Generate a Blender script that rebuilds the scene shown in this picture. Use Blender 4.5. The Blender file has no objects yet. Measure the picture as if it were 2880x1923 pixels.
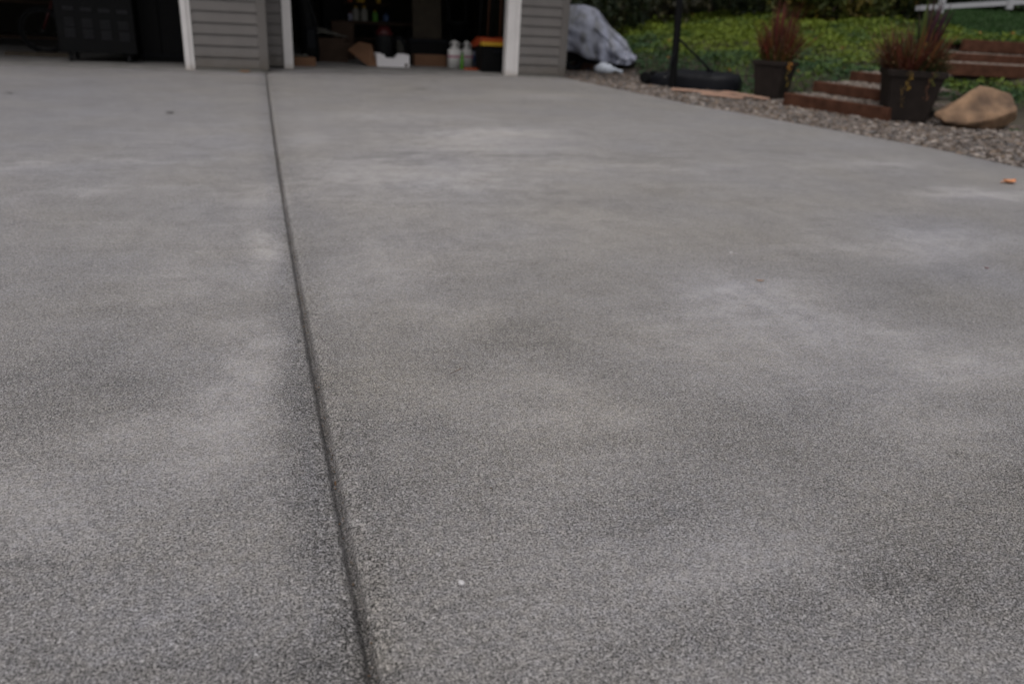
import bpy, math, random
import numpy as np
from mathutils import Vector, Matrix, noise
R = math.radians
sc = bpy.context.scene
col = sc.collection
random.seed(7); rng = np.random.default_rng(11)

# ------------------------------------------------------------------ camera
F, H = 2240.0, 0.80
def _basis():
    d = np.array([1140-1440, -(6350-961.5), -F]); d /= np.linalg.norm(d)
    Z = -d; v = np.array([0, 0, -1.]); Y = v-v.dot(Z)*Z; Y /= np.linalg.norm(Y)
    return np.stack([np.cross(Y, Z), Y, Z])
MC = _basis()
cam = bpy.data.objects.new('camera', bpy.data.cameras.new('camera')); col.objects.link(cam); sc.camera = cam
cam.data.lens = 28; cam.data.sensor_width = 36; cam.data.clip_start = 0.05; cam.data.clip_end = 500
m4 = Matrix([list(r)+[0] for r in MC.tolist()]+[[0, 0, 0, 1]]); m4.translation = Vector((0, 0, H)); cam.matrix_world = m4
cam.data.dof.use_dof = True; cam.data.dof.focus_distance = 1.62; cam.data.dof.aperture_fstop = 3.0
cam.data.dof.aperture_blades = 9

def ray(px, py): return MC @ np.array([px-1440, -(py-961.5), -F])
def G(px, py, z=0.0):                      # point of the world at height z seen there
    r = ray(px, py); t = (z-H)/r[2]; return np.array([r[0]*t, r[1]*t, z])
def AY(px, py, y):                         # point on the vertical plane y = const
    r = ray(px, py); t = y/r[1]; return np.array([r[0]*t, y, H+r[2]*t])
A = R(18.2); cA, sA = math.cos(A), math.sin(A)
def uv(p): return np.array([p[0]*cA+p[1]*sA, -p[0]*sA+p[1]*cA, p[2] if len(p) > 2 else 0])
def xy(p): return np.array([p[0]*cA-p[1]*sA, p[0]*sA+p[1]*cA, p[2] if len(p) > 2 else 0])
def GU(px, py, z=0.0): return uv(G(px, py, z))
def AV(px, py, v):                         # on the plane v = const, in the house's frame
    r = uv(ray(px, py)); t = v/r[1]; return np.array([r[0]*t, v, H+r[2]*t])

# ------------------------------------------------------------------ materials
def mat(name, base, rough=.7, var=.15, scale=8, bump=0, bscale=60, spec=.4, metal=0, attr=None, alpha2=None, trans=0):
    m = bpy.data.materials.new(name); m.use_nodes = True; nt = m.node_tree; N, L = nt.nodes, nt.links
    b = N['Principled BSDF']; b.inputs['Roughness'].default_value = rough; b.inputs['Specular IOR Level'].default_value = spec
    b.inputs['Metallic'].default_value = metal
    tc = N.new('ShaderNodeTexCoord'); n = N.new('ShaderNodeTexNoise'); n.inputs['Scale'].default_value = scale; n.inputs['Detail'].default_value = 5
    L.new(tc.outputs['Object'], n.inputs['Vector'])
    mr = N.new('ShaderNodeMapRange'); mr.inputs[1].default_value = .3; mr.inputs[2].default_value = .7
    mr.inputs[3].default_value = 1-var; mr.inputs[4].default_value = 1+var; L.new(n.outputs['Fac'], mr.inputs[0])
    vm = N.new('ShaderNodeVectorMath'); vm.operation = 'SCALE'; L.new(mr.outputs[0], vm.inputs['Scale'])
    if attr:
        a = N.new('ShaderNodeAttribute'); a.attribute_name = attr; L.new(a.outputs['Color'], vm.inputs[0])
    else: vm.inputs[0].default_value = base[:3]
    L.new(vm.outputs[0], b.inputs['Base Color'])
    if bump:
        n2 = N.new('ShaderNodeTexNoise'); n2.inputs['Scale'].default_value = bscale; n2.inputs['Detail'].default_value = 4; L.new(tc.outputs['Object'], n2.inputs['Vector'])
        bp = N.new('ShaderNodeBump'); bp.inputs['Strength'].default_value = bump; bp.inputs['Distance'].default_value = .01
        L.new(n2.outputs['Fac'], bp.inputs['Height']); L.new(bp.outputs[0], b.inputs['Normal'])
    if trans:
        t = N.new('ShaderNodeBsdfTranslucent'); L.new(vm.outputs[0], t.inputs[0]); mx = N.new('ShaderNodeMixShader'); mx.inputs[0].default_value = trans
        L.new(b.outputs[0], mx.inputs[1]); L.new(t.outputs[0], mx.inputs[2]); L.new(mx.outputs[0], N['Material Output'].inputs[0])
    return m
M = {}
def mm(k, *a, **k2):
    if k in ('black', 'black_plastic', 'pot', 'dark_grey', 'drywall', 'garage_floor', 'timber', 'cardboard_dark'): k2.setdefault('spec', .12)
    M[k] = mat(k, *a, **k2)
mm('siding', (.140, .128, .122), .6, .07, 5, .15, 90)
mm('trim_grey', (.128, .117, .110), .6, .06, 4)
mm('white_paint', (.66, .63, .62), .5, .05, 6)
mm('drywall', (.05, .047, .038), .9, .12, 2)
mm('garage_floor', (.19, .182, .175), .8, .25, 3, .2, 60)
mm('foundation', (.19, .182, .165), .9, .15, 10, .3, 80)
mm('roof', (.06, .06, .062), .9, .25, 12, .3, 40)
mm('black', (.005, .005, .0055), .6, .2, 12)
mm('black_plastic', (.008, .0085, .011), .5, .15, 12, .1, 40)
mm('dark_grey', (.016, .016, .017), .5, .15, 10)
mm('louvre', (.03, .03, .034), .5, .1, 10)
mm('steel', (.12, .12, .12), .35, .1, 10, metal=.8)
mm('dark_red', (.05, .006, .006), .45, .15, 8)
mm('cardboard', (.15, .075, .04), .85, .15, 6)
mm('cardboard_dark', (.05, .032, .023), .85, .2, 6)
mm('pale_cloth', (.11, .105, .09), .9, .25, 5)
mm('plywood', (.05, .038, .025), .8, .2, 7)
mm('white_card', (.72, .69, .7), .6, .04, 6)
mm('white_plastic', (.62, .6, .58), .45, .06, 9)
mm('dim_plastic', (.26, .25, .22), .5, .1, 9)
mm('pink_label', (.35, .1, .16), .5, .2, 30)
mm('green_plastic', (.09, .26, .03), .4, .2, 10)
mm('blue_plastic', (.05, .09, .2), .4, .2, 10)
mm('lavender_plastic', (.28, .28, .37), .35, .2, 10)
mm('yellow_plastic', (.42, .25, .02), .4, .1, 10)
mm('orange_plastic', (.33, .06, .012), .45, .15, 10)
mm('red_lid', (.28, .04, .01), .45, .15, 10)
mm('wood_handle', (.07, .025, .01), .6, .2, 9)
mm('pot', (.024, .0185, .0165), .6, .15, 10, .1, 60)
mm('soil', (.03, .022, .016), .95, .3, 30, .6, 60)
mm('timber', (.078, .034, .021), .85, .3, 9, .3, 60)
mm('plank', (.38, .235, .17), .85, .2, 9, .3, 60)
mm('bark', (.055, .042, .033), .95, .3, 9, .7, 30)
mm('log_wood', (.26, .15, .11), .9, .3, 12, .4, 40)
mm('bag_white', (.62, .66, .74), .4, .05, 10)
mm('fence_white', (.36, .355, .38), .5, .05, 6)
mm('leaf', (1, 1, 1), .6, .12, 3, attr='Col', trans=.18, spec=.3)
mm('stone', (1, 1, 1), .85, .2, 60, attr='Col')
mm('litter', (1, 1, 1), .7, .15, 80, attr='Col')
mm('pebble', (.5, .48, .49), .6, .05, 200)

def concrete_mat():
    m = bpy.data.materials.new('concrete'); m.use_nodes = True; nt = m.node_tree; N, L = nt.nodes, nt.links
    b = N['Principled BSDF']; b.inputs['Specular IOR Level'].default_value = .42
    geo = N.new('ShaderNodeTexCoord'); P = geo.outputs['Object']
    def noise_(s, d=3, r=.55, vec=None):
        n = N.new('ShaderNodeTexNoise'); n.inputs['Scale'].default_value = s; n.inputs['Detail'].default_value = d; n.inputs['Roughness'].default_value = r
        L.new(vec or P, n.inputs['Vector']); return n.outputs['Fac']
    def mr(i, a, b_, c, d, smooth=False):
        n = N.new('ShaderNodeMapRange'); n.interpolation_type = 'SMOOTHSTEP' if smooth else 'LINEAR'
        for k, v in ((1, a), (2, b_), (3, c), (4, d)): n.inputs[k].default_value = v
        L.new(i, n.inputs[0]); return n.outputs[0]
    def mth(op, a, b_=None, c=None):
        n = N.new('ShaderNodeMath'); n.operation = op
        for k, v in enumerate((a, b_, c)):
            if v is None: continue
            if isinstance(v, (int, float)): n.inputs[k].default_value = v
            else: L.new(v, n.inputs[k])
        return n.outputs[0]
    def at(nm):
        n = N.new('ShaderNodeAttribute'); n.attribute_name = nm; return n.outputs['Fac']
    worn_vignette, lite, dirt, tint = at('worn_vignette'), at('lite'), at('dirt'), at('tint')
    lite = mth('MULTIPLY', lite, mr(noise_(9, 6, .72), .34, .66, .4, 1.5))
    worn_vignette = mth('MULTIPLY', worn_vignette, mr(noise_(13, 5, .7), .36, .64, .45, 1.5))
    # blotches of several sizes
    cl = mth('ADD', mth('MULTIPLY', noise_(1.3, 6, .68), .5), mth('MULTIPLY', noise_(6.5, 6, .72), .5))
    cloud = mr(cl, .36, .64, -.5, .5)
    w = mth('ADD', mth('ADD', .61, mth('MULTIPLY', worn_vignette, .55)), mth('SUBTRACT', mth('MULTIPLY', cloud, -.19), mth('MULTIPLY', lite, .34)))
    g1 = noise_(260, 3, .68); g2 = noise_(600, 2, .62)
    gr = mth('ADD', mth('MULTIPLY', g1, .50), mth('MULTIPLY', g2, .50))
    # threshold climbs with wear of the paste and with the painted lens falloff
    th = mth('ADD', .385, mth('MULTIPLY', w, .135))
    pit = N.new('ShaderNodeMapRange'); pit.interpolation_type = 'SMOOTHSTEP'; L.new(gr, pit.inputs[0])
    L.new(mth('SUBTRACT', th, .03), pit.inputs[1]); L.new(mth('ADD', th, .022), pit.inputs[2]); pit.inputs[3].default_value = 1; pit.inputs[4].default_value = 0
    pit = pit.outputs[0]
    vr = N.new('ShaderNodeTexVoronoi'); vr.inputs['Scale'].default_value = 170; L.new(P, vr.inputs['Vector'])
    sep = N.new('ShaderNodeSeparateColor'); L.new(vr.outputs['Color'], sep.inputs[0])
    peb = mth('MULTIPLY', mth('GREATER_THAN', sep.outputs[0], .955), mth('LESS_THAN', vr.outputs['Distance'], .42))
    peb = mth('MULTIPLY', peb, mr(w, .3, .8, 0, 1))
    dpeb = mth('MULTIPLY', mth('LESS_THAN', sep.outputs[0], .07), mth('LESS_THAN', vr.outputs['Distance'], .4))
    dpeb = mth('MULTIPLY', dpeb, mr(w, .3, .9, .0, .8))
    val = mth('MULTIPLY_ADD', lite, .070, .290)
    val = mth('MULTIPLY_ADD', cloud, .022, val)
    val = mth('MULTIPLY_ADD', mr(noise_(60, 3, .7), .3, .7, -1, 1), .016, val)
    v3 = N.new('ShaderNodeTexVoronoi'); v3.inputs['Scale'].default_value = 300; L.new(P, v3.inputs['Vector'])
    s3 = N.new('ShaderNodeSeparateColor'); L.new(v3.outputs['Color'], s3.inputs[0])
    val = mth('MULTIPLY_ADD', mr(s3.outputs[0], 0, 1, -1, 1), mr(w, .1, .9, .06, .15), val)
    mpn = N.new('ShaderNodeMapping'); mpn.inputs['Scale'].default_value = (1.1, 8.5, 1); L.new(P, mpn.inputs[0])
    val = mth('MULTIPLY_ADD', mr(noise_(1.6, 7, .7, mpn.outputs[0]), .38, .66, -1, 1), .014, val)
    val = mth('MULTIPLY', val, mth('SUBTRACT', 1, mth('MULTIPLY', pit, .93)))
    val = mth('MULTIPLY', val, mth('SUBTRACT', 1, mth('MULTIPLY', dpeb, .5)))
    val = mth('MULTIPLY_ADD', peb, .17, val)
    val = mth('MULTIPLY', val, mth('SUBTRACT', 1, mth('MULTIPLY', dirt, .62)))
    # warm and cool drift, plus coloured grains
    tn = mth('ADD', mth('MULTIPLY', mr(noise_(1.7, 3), .3, .7, -1, 1), .5), tint)
    gc = mth('MULTIPLY', mr(noise_(48, 2, .6), .35, .65, -1, 1), .4)
    tt = mth('ADD', tn, gc)
    cmb = N.new('ShaderNodeCombineColor')
    L.new(mth('MULTIPLY', val, mth('MULTIPLY_ADD', tt, .030, 1.0)), cmb.inputs[0])
    L.new(mth('MULTIPLY', val, mth('MULTIPLY_ADD', tt, .008, .948)), cmb.inputs[1])
    L.new(mth('MULTIPLY', val, mth('MULTIPLY_ADD', tt, -.050, .936)), cmb.inputs[2])
    L.new(cmb.outputs[0], b.inputs['Base Color'])
    L.new(mr(pit, 0, 1, .62, .85), b.inputs['Roughness'])
    bp = N.new('ShaderNodeBump'); bp.inputs['Strength'].default_value = .55; bp.inputs['Distance'].default_value = .0035
    h = mth('SUBTRACT', mth('MULTIPLY', gr, .8), mth('MULTIPLY', pit, .5)); h = mth('MULTIPLY_ADD', peb, .25, h)
    L.new(h, bp.inputs['Height']); L.new(bp.outputs[0], b.inputs['Normal'])
    return m
M['concrete'] = concrete_mat()

def ground_mat():
    m = mat('earth', (.05, .042, .03), .95, .35, 1.5, .6, 25); return m
M['earth'] = ground_mat()
mm('gravel_base', (.075, .062, .052), .95, .4, 40, .8, 45)
mm('lawn', (.03, .06, .016), .9, .3, 6, .5, 60)

def tarp_mat():
    m = bpy.data.materials.new('tarp'); m.use_nodes = True; N, L = m.node_tree.nodes, m.node_tree.links
    b = N['Principled BSDF']; b.inputs['Roughness'].default_value = .42; b.inputs['Specular IOR Level'].default_value = .5
    tc = N.new('ShaderNodeTexCoord'); n = N.new('ShaderNodeTexNoise'); n.inputs['Scale'].default_value = 4; n.inputs['Detail'].default_value = 4
    n.inputs['Distortion'].default_value = .6; mp = N.new('ShaderNodeMapping'); mp.inputs['Scale'].default_value = (1.6, 1.6, .7); L.new(tc.outputs['Object'], mp.inputs[0]); L.new(mp.outputs[0], n.inputs['Vector'])
    r = N.new('ShaderNodeValToRGB'); e = r.color_ramp.elements
    e[0].position = .38; e[0].color = (.22, .224, .25, 1); e[1].position = .60; e[1].color = (.36, .375, .47, 1); k = e.new(.49); k.color = (.28, .29, .355, 1)
    L.new(n.outputs['Fac'], r.inputs[0]); L.new(r.outputs[0], b.inputs['Base Color'])
    n2 = N.new('ShaderNodeTexNoise'); n2.inputs['Scale'].default_value = 11; n2.inputs['Detail'].default_value = 5; L.new(mp.outputs[0], n2.inputs['Vector'])
    bp = N.new('ShaderNodeBump'); bp.inputs['Distance'].default_value = .05; bp.inputs['Strength'].default_value = .6; L.new(n2.outputs['Fac'], bp.inputs['Height']); L.new(bp.outputs[0], b.inputs['Normal'])
    return m
M['tarp'] = tarp_mat()
def rock_mat():
    m = bpy.data.materials.new('sandstone'); m.use_nodes = True; N, L = m.node_tree.nodes, m.node_tree.links
    b = N['Principled BSDF']; b.inputs['Roughness'].default_value = .9
    tc = N.new('ShaderNodeTexCoord'); n = N.new('ShaderNodeTexNoise'); n.inputs['Scale'].default_value = 5; n.inputs['Detail'].default_value = 8; L.new(tc.outputs['Object'], n.inputs['Vector'])
    r = N.new('ShaderNodeValToRGB'); e = r.color_ramp.elements
    e[0].position = .34; e[0].color = (.10, .062, .04, 1); e[1].position = .66; e[1].color = (.30, .185, .11, 1)
    L.new(n.outputs['Fac'], r.inputs[0]); L.new(r.outputs[0], b.inputs['Base Color'])
    bp = N.new('ShaderNodeBump'); bp.inputs['Distance'].default_value = .05; bp.inputs['Strength'].default_value = .9; L.new(n.outputs['Fac'], bp.inputs['Height']); L.new(bp.outputs[0], b.inputs['Normal'])
    return m
M['rock'] = rock_mat()

def splash(m, top=.28, colr=(.085, .07, .052, 1), amt=.75):
    N, L = m.node_tree.nodes, m.node_tree.links; b = N['Principled BSDF']; src = b.inputs['Base Color'].links[0].from_socket
    tc = N.new('ShaderNodeTexCoord'); sx = N.new('ShaderNodeSeparateXYZ'); L.new(tc.outputs['Object'], sx.inputs[0])
    n = N.new('ShaderNodeTexNoise'); n.inputs['Scale'].default_value = 7; n.inputs['Detail'].default_value = 7; n.inputs['Roughness'].default_value = .7; L.new(tc.outputs['Object'], n.inputs['Vector'])
    a = N.new('ShaderNodeMath'); a.operation = 'MULTIPLY_ADD'; L.new(n.outputs['Fac'], a.inputs[0]); a.inputs[1].default_value = -top*1.3; L.new(sx.outputs[2], a.inputs[2])
    mr = N.new('ShaderNodeMapRange'); L.new(a.outputs[0], mr.inputs[0]); mr.inputs[1].default_value = -top*.75; mr.inputs[2].default_value = top*.1; mr.inputs[3].default_value = amt; mr.inputs[4].default_value = 0
    mx = N.new('ShaderNodeMix'); mx.data_type = 'RGBA'; L.new(mr.outputs[0], mx.inputs[0]); L.new(src, mx.inputs[6]); mx.inputs[7].default_value = colr; L.new(mx.outputs[2], b.inputs['Base Color'])
splash(M['siding']); splash(M['trim_grey']); splash(M['white_paint'], .12, (.3, .24, .18, 1), .6)
# ------------------------------------------------------------------ mesh builder
class MB:
    def __init__(s): s.v = []; s.f = []
    def add(s, vs, fs):
        o = len(s.v); s.v += [tuple(map(float, p)) for p in vs]; s.f += [tuple(o+i for i in f) for f in fs]; return s
    def box(s, x0, x1, y0, y1, z0, z1, bev=0.0, taper=0.0, rz=0.0, piv=None):
        # bevelled on the four upright edges and the top rim
        def ring(ins, z, tp=0):
            a, b, c, d = x0+ins+tp, x1-ins-tp, y0+ins+tp, y1-ins-tp
            if bev > 0:
                k = max(bev-ins, bev*.3)
                return [(a+k, c, z), (b-k, c, z), (b, c+k, z), (b, d-k, z), (b-k, d, z), (a+k, d, z), (a, d-k, z), (a, c+k, z)]
            return [(a, c, z), (b, c, z), (b, d, z), (a, d, z)]
        rs = [ring(0, z0, taper)]
        if bev > 0: rs += [ring(0, z1-bev), ring(bev*.6, z1-bev*.3), ring(bev, z1)]
        else: rs += [ring(0, z1)]
        n = len(rs[0]); vs = [p for r_ in rs for p in r_]
        if rz:
            cx, cy = piv or ((x0+x1)/2, (y0+y1)/2); c, q = math.cos(rz), math.sin(rz)
            vs = [((x-cx)*c-(y-cy)*q+cx, (x-cx)*q+(y-cy)*c+cy, z) for x, y, z in vs]
        fs = [tuple(range(n-1, -1, -1)), tuple((len(rs)-1)*n+i for i in range(n))]
        for k in range(len(rs)-1):
            for i in range(n): fs.append((k*n+i, k*n+(i+1) % n, (k+1)*n+(i+1) % n, (k+1)*n+i))
        return s.add(vs, fs)
    def tube(s, pts, rad, n=10, cap=True):
        pts = [Vector(p) for p in pts]; rads = rad if isinstance(rad, (list, tuple)) else [rad]*len(pts)
        o = []; up = Vector((0, 0, 1))
        for i, p in enumerate(pts):
            t = (pts[min(i+1, len(pts)-1)]-pts[max(i-1, 0)]).normalized()
            a = t.cross(up) if abs(t.dot(up)) < .95 else t.cross(Vector((1, 0, 0))); a.normalize(); b = t.cross(a)
            for k in range(n):
                w = 2*math.pi*k/n; o.append(p+(a*math.cos(w)+b*math.sin(w))*rads[i])
        fs = []
        for i in range(len(pts)-1):
            for k in range(n): fs.append((i*n+k, i*n+(k+1) % n, (i+1)*n+(k+1) % n, (i+1)*n+k))
        if cap: fs += [tuple(range(n-1, -1, -1)), tuple((len(pts)-1)*n+k for k in range(n))]
        return s.add(o, fs)
    def lathe(s, prof, c=(0, 0, 0), n=20, axis='z'):
        o = []
        for r_, z in prof:
            for k in range(n):
                w = 2*math.pi*k/n; x, y = r_*math.cos(w), r_*math.sin(w)
                o.append((c[0]+x, c[1]+y, c[2]+z) if axis == 'z' else (c[0]+x, c[1]+z, c[2]+y) if axis == 'y' else (c[0]+z, c[1]+x, c[2]+y))
        fs = []
        for i in range(len(prof)-1):
            for k in range(n): fs.append((i*n+k, i*n+(k+1) % n, (i+1)*n+(k+1) % n, (i+1)*n+k))
        fs += [tuple(range(n-1, -1, -1)), tuple((len(prof)-1)*n+k for k in range(n))]
        return s.add(o, fs)
    def torus(s, c, R_, r_, axis='y', n=36, m=10):
        o = []
        for i in range(n):
            a = 2*math.pi*i/n
            for k in range(m):
                b = 2*math.pi*k/m; q = R_+r_*math.cos(b); h = r_*math.sin(b)
                o.append((c[0]+q*math.cos(a), c[1]+h, c[2]+q*math.sin(a)) if axis == 'y' else (c[0]+q*math.cos(a), c[1]+q*math.sin(a), c[2]+h))
        return s.add(o, [(i*m+k, i*m+(k+1) % m, ((i+1) % n)*m+(k+1) % m, ((i+1) % n)*m+k) for i in range(n) for k in range(m)])
    def grid(s, P):      # P[i][j] points
        n, m = len(P), len(P[0])
        return s.add([p for r_ in P for p in r_], [(i*m+j, i*m+j+1, (i+1)*m+j+1, (i+1)*m+j) for i in range(n-1) for j in range(m-1)])
    def build(s, name, m, parent=None, smooth=False, solid=0, fix=True):
        me = bpy.data.meshes.new(name); me.from_pydata(s.v, [], s.f)
        if fix:
            import bmesh
            bm = bmesh.new(); bm.from_mesh(me); bmesh.ops.recalc_face_normals(bm, faces=bm.faces); bm.to_mesh(me); bm.free()
        if isinstance(m, (list, tuple)):
            for q in m: me.materials.append(q)
        else: me.materials.append(M[m] if isinstance(m, str) else m)
        if smooth:
            me.polygons.foreach_set('use_smooth', [True]*len(me.polygons))
        o = bpy.data.objects.new(name, me); col.objects.link(o)
        if parent: o.parent = parent
        if solid:
            md = o.modifiers.new('s', 'SOLIDIFY'); md.thickness = solid; md.offset = 0
        return o
def fastmesh(name, V, Fq, m, colors=None, smooth=False):   # numpy arrays, quads or tris
    me = bpy.data.meshes.new(name); k = Fq.shape[1]
    me.vertices.add(len(V)); me.vertices.foreach_set('co', V.astype(np.float32).ravel())
    me.loops.add(Fq.size); me.loops.foreach_set('vertex_index', Fq.astype(np.int32).ravel())
    me.polygons.add(len(Fq)); me.polygons.foreach_set('loop_start', np.arange(0, Fq.size, k, dtype=np.int32))
    if smooth: me.polygons.foreach_set('use_smooth', np.ones(len(Fq), bool))
    me.update(calc_edges=True)
    if colors is not None:
        a = me.color_attributes.new('Col', 'FLOAT_COLOR', 'POINT')
        c4 = np.ones((len(V), 4), np.float32); c4[:, :3] = colors; a.data.foreach_set('color', c4.ravel())
    me.materials.append(M[m]); return me
def link(name, me, parent=None, loc=(0, 0, 0)):
    o = bpy.data.objects.new(name, me); col.objects.link(o); o.location = loc
    if parent: o.parent = parent
    return o
def tag(o, label=None, cat=None, group=None, kind=None):
    if label: o['label'] = label
    if cat: o['category'] = cat
    if group: o['group'] = group
    if kind: o['kind'] = kind
    return o
def thing(name, label, cat, loc=(0, 0, 0), rz=0, group=None):
    o = bpy.data.objects.new(name, None); o.empty_display_size = .1; col.objects.link(o); o.location = [float(q) for q in loc]; o.rotation_euler = (0, 0, rz)
    return tag(o, label, cat, group)
def vnoise(x, y, z=0, s=1.0): return noise.noise(Vector((x*s, y*s, z*s)))

# ------------------------------------------------------------------ driveway
jp = [(611,170),(617,230),(627,290),(640,370),(652,450),(665,530),(682,640),(697,730),(715,840),(740,960),(765,1080),(790,1190),(815,1330),(840,1440),(862,1560)]
jp = sorted([tuple(GU(x*1.2265, y*1.2265)[:2]) for x, y in jp], key=lambda p: p[1])
ju = np.polyfit([p[1] for p in jp], [p[0] for p in jp], 3)
jv0, jv1 = jp[0][1], jp[-1][1]
def joint_u(v): return float(np.polyval(ju, min(max(v, jv0-.1), jv1+.1)))
ep = [GU(*p)[:2] for p in [(1584, 218), (1950, 294), (2330, 362), (2620, 415), (2880, 472)]]
ep = sorted([tuple(p) for p in ep], key=lambda p: p[1])
e0 = ep[0]; ep = [(e0[0]+.5, -4), (e0[0]+.52, .5), (e0[0]+.4, 2.2), (e0[0]+.16, e0[1]-1)]+ep
def edge_u(v): return float(np.interp(v, [p[1] for p in ep], [p[0] for p in ep]))
VR, VL = 10.60, 10.02            # planes of the right and the left garage front
vs = [-3.5, -2, -1, -.3, .1, .3]; y = .42
while y < VR+.05: vs.append(y); y += .0078*y+.0005
vs.append(VR+.06)
off = [0]
for s0, s1, st in [(0, .03, .0022), (.03, .06, .006), (.06, .3, .02)]:
    q = s0+st
    while q <= s1+1e-9: off.append(q); q += st
right = off[:] ; tl = [.02*i for i in range(1, 51)]
left = [-o for o in off[1:]][::-1]
q = -.32; st = .03
lf = []
while q > -10: lf.append(q); q -= st; st *= 1.025
left = lf[::-1]+left
rows = []
for v in vs:
    uj = joint_u(v); ue = edge_u(v); wob = .0015*vnoise(v, 0, 3, 9)
    us = [uj+s_ for s_ in left]+[uj+s_ for s_ in right]
    s9 = right[-1]
    us += [uj+s9+(ue-uj-s9)*t for t in tl]
    rows.append((v, uj+wob, us))
ncol = len(rows[0][2])
P = np.zeros((len(rows), ncol, 3)); S = np.zeros((len(rows), ncol))
for i, (v, uj, us) in enumerate(rows):
    P[i, :, 0] = us; P[i, :, 1] = v; S[i] = P[i, :, 0]-uj
near = np.abs(S) < .07
for i in range(len(rows)):
    for j in np.nonzero(near[i])[0]:
        s_ = S[i, j]; v = P[i, j, 1]
        n1 = vnoise(P[i, j, 0], v, 1, 55); n2 = vnoise(P[i, j, 0], v, 5, 160)
        wl = .0085*(1+.45*n1+.25*n2)
        z = -.0155*math.exp(-(abs(s_)/wl)**2.6)-.0045*math.exp(-(s_/.024)**2)
        P[i, j, 2] = z+.0011*n2*math.exp(-(s_/.05)**2)+.0006*n1
P[:, -1, 2] = -.004
# outer vertical face of the slab edge
E1 = P[:, -1].copy(); E1[:, 0] += .006; E1[:, 2] = -.015; E2 = E1.copy(); E2[:, 2] = -.12
P = np.concatenate([P, E1[:, None], E2[:, None]], 1)
nr, nc = P.shape[:2]; V = P.reshape(-1, 3)
ii, jj = np.meshgrid(np.arange(nr-1), np.arange(nc-1), indexing='ij'); a = (ii*nc+jj).ravel()
Fq = np.stack([a, a+1, a+nc+1, a+nc], 1)
me = fastmesh('driveway', V, Fq, 'concrete', smooth=True)
# stains, wear, pale areas and painted lens falloff, each an ellipse on the slab
def ellipses(lst):
    wx = np.array([vnoise(p[0], p[1], 2, 2.2) for p in V])*.2+np.array([vnoise(p[0], p[1], 8, 8) for p in V])*.11
    wy = np.array([vnoise(p[0], p[1], 11, 2.2) for p in V])*.3+np.array([vnoise(p[0], p[1], 18, 8) for p in V])*.13
    out = np.zeros(len(V))
    for px, py, rx, ry, am in lst:
        c = GU(px, py)[:2]; ax = (GU(px+rx, py)-GU(px-rx, py))[:2]/2; ay = (GU(px, py-ry)-GU(px, py+ry))[:2]/2
        Mi = np.linalg.inv(np.stack([ax, ay], 1)); k = min(1, np.linalg.norm(ax)/.3)
        dx = V[:, 0]-c[0]+wx*k; dy = V[:, 1]-c[1]+wy*k
        q = (Mi[0, 0]*dx+Mi[0, 1]*dy)**2+(Mi[1, 0]*dx+Mi[1, 1]*dy)**2
        out += am*np.exp(-q**1.35)
    return out
lite = ellipses([(1300,430,1500,170,.34),(1500,640,900,120,.15),(1330,400,230,44,.72),(1420,372,130,16,.5),(1220,505,300,50,.6),(1000,470,150,30,.3),(725,715,48,70,.8),(690,1000,110,130,.6),(640,1180,120,130,.45),  # the broadest ellipse makes the far slab paler
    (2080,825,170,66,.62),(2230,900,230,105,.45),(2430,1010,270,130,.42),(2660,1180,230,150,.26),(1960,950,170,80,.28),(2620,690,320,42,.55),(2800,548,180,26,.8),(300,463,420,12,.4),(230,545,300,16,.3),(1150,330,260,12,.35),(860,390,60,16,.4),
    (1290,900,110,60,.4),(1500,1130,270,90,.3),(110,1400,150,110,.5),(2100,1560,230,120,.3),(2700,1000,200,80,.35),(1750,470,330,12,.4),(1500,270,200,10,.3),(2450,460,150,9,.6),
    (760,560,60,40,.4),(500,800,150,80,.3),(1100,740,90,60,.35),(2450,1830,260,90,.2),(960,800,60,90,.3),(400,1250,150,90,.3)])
worn_vignette = ellipses([(830,1100,70,130,0.192),(865,1290,85,180,0.211),(905,1520,100,200,0.173),(805,950,60,90,0.154),(960,1800,110,160,0.186),(1040,1480,60,300,0.168),(2230,1150,230,110,0.231),(2680,1330,330,170,0.252),(1480,1000,280,60,0.21),(80,1060,220,150,0.252),(330,1120,200,60,0.126),(1600,760,240,38,0.21),(1380,545,360,26,0.21),(1850,560,330,30,0.168),(300,880,200,50,0.147),(1250,1320,260,150,0.126),(2620,1750,300,160,0.126),(1500,1700,300,150,0.105),(2700,850,200,40,0.168),(2000,1050,150,40,0.126),(60,1650,160,200,0.168),(480,1560,200,120,0.084),(1750,1380,260,80,0.126),(900,640,60,90,0.124),(1440,1980,1500,230,0.3),(2850,1800,500,400,.15),(2750,1500,300,500,0.105),(100,1750,250,250,0.084)])  # real wear, plus lens falloff painted dark along the bottom, corners and right side
dirt = ellipses([(1183,251,26,5,.55),(1225,228,10,3,.4),(2100,428,500,3,.25),(1300,437,420,2.5,.45),(1700,441,300,2.5,.4),(1200,455,140,6,.3),(480,318,9,4,.9),(27,264,7,4,.9),(220,455,25,4,.45),(1000,205,600,4,.35),(150,455,300,2,.3),
    (700,235,110,6,.2)])
sg = np.abs(np.concatenate([S, np.full((nr, 2), 9.)], 1)).ravel(); ss = np.concatenate([S, np.full((nr, 2), 9.)], 1).ravel()
dirt += .68*np.exp(-(np.abs(ss+.0005)/.0095)**2.6)
worn_vignette += .25*np.exp(-(sg/.10)**2)
tint = ellipses([(2700,700,260,120,-.8),(200,300,420,120,-.8),(880,1400,70,330,-.15),(600,1750,300,150,-.5),(1250,1000,330,260,.6),(1800,600,400,120,.5),(1050,1750,90,230,.25),(1500,250,600,50,.5),(2080,800,140,40,-.4),(2450,1000,300,120,-.3)])
tint += .3*np.exp(-((ss-.02)/.016)**2)-.35*np.exp(-((ss+.045)/.03)**2)
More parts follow.
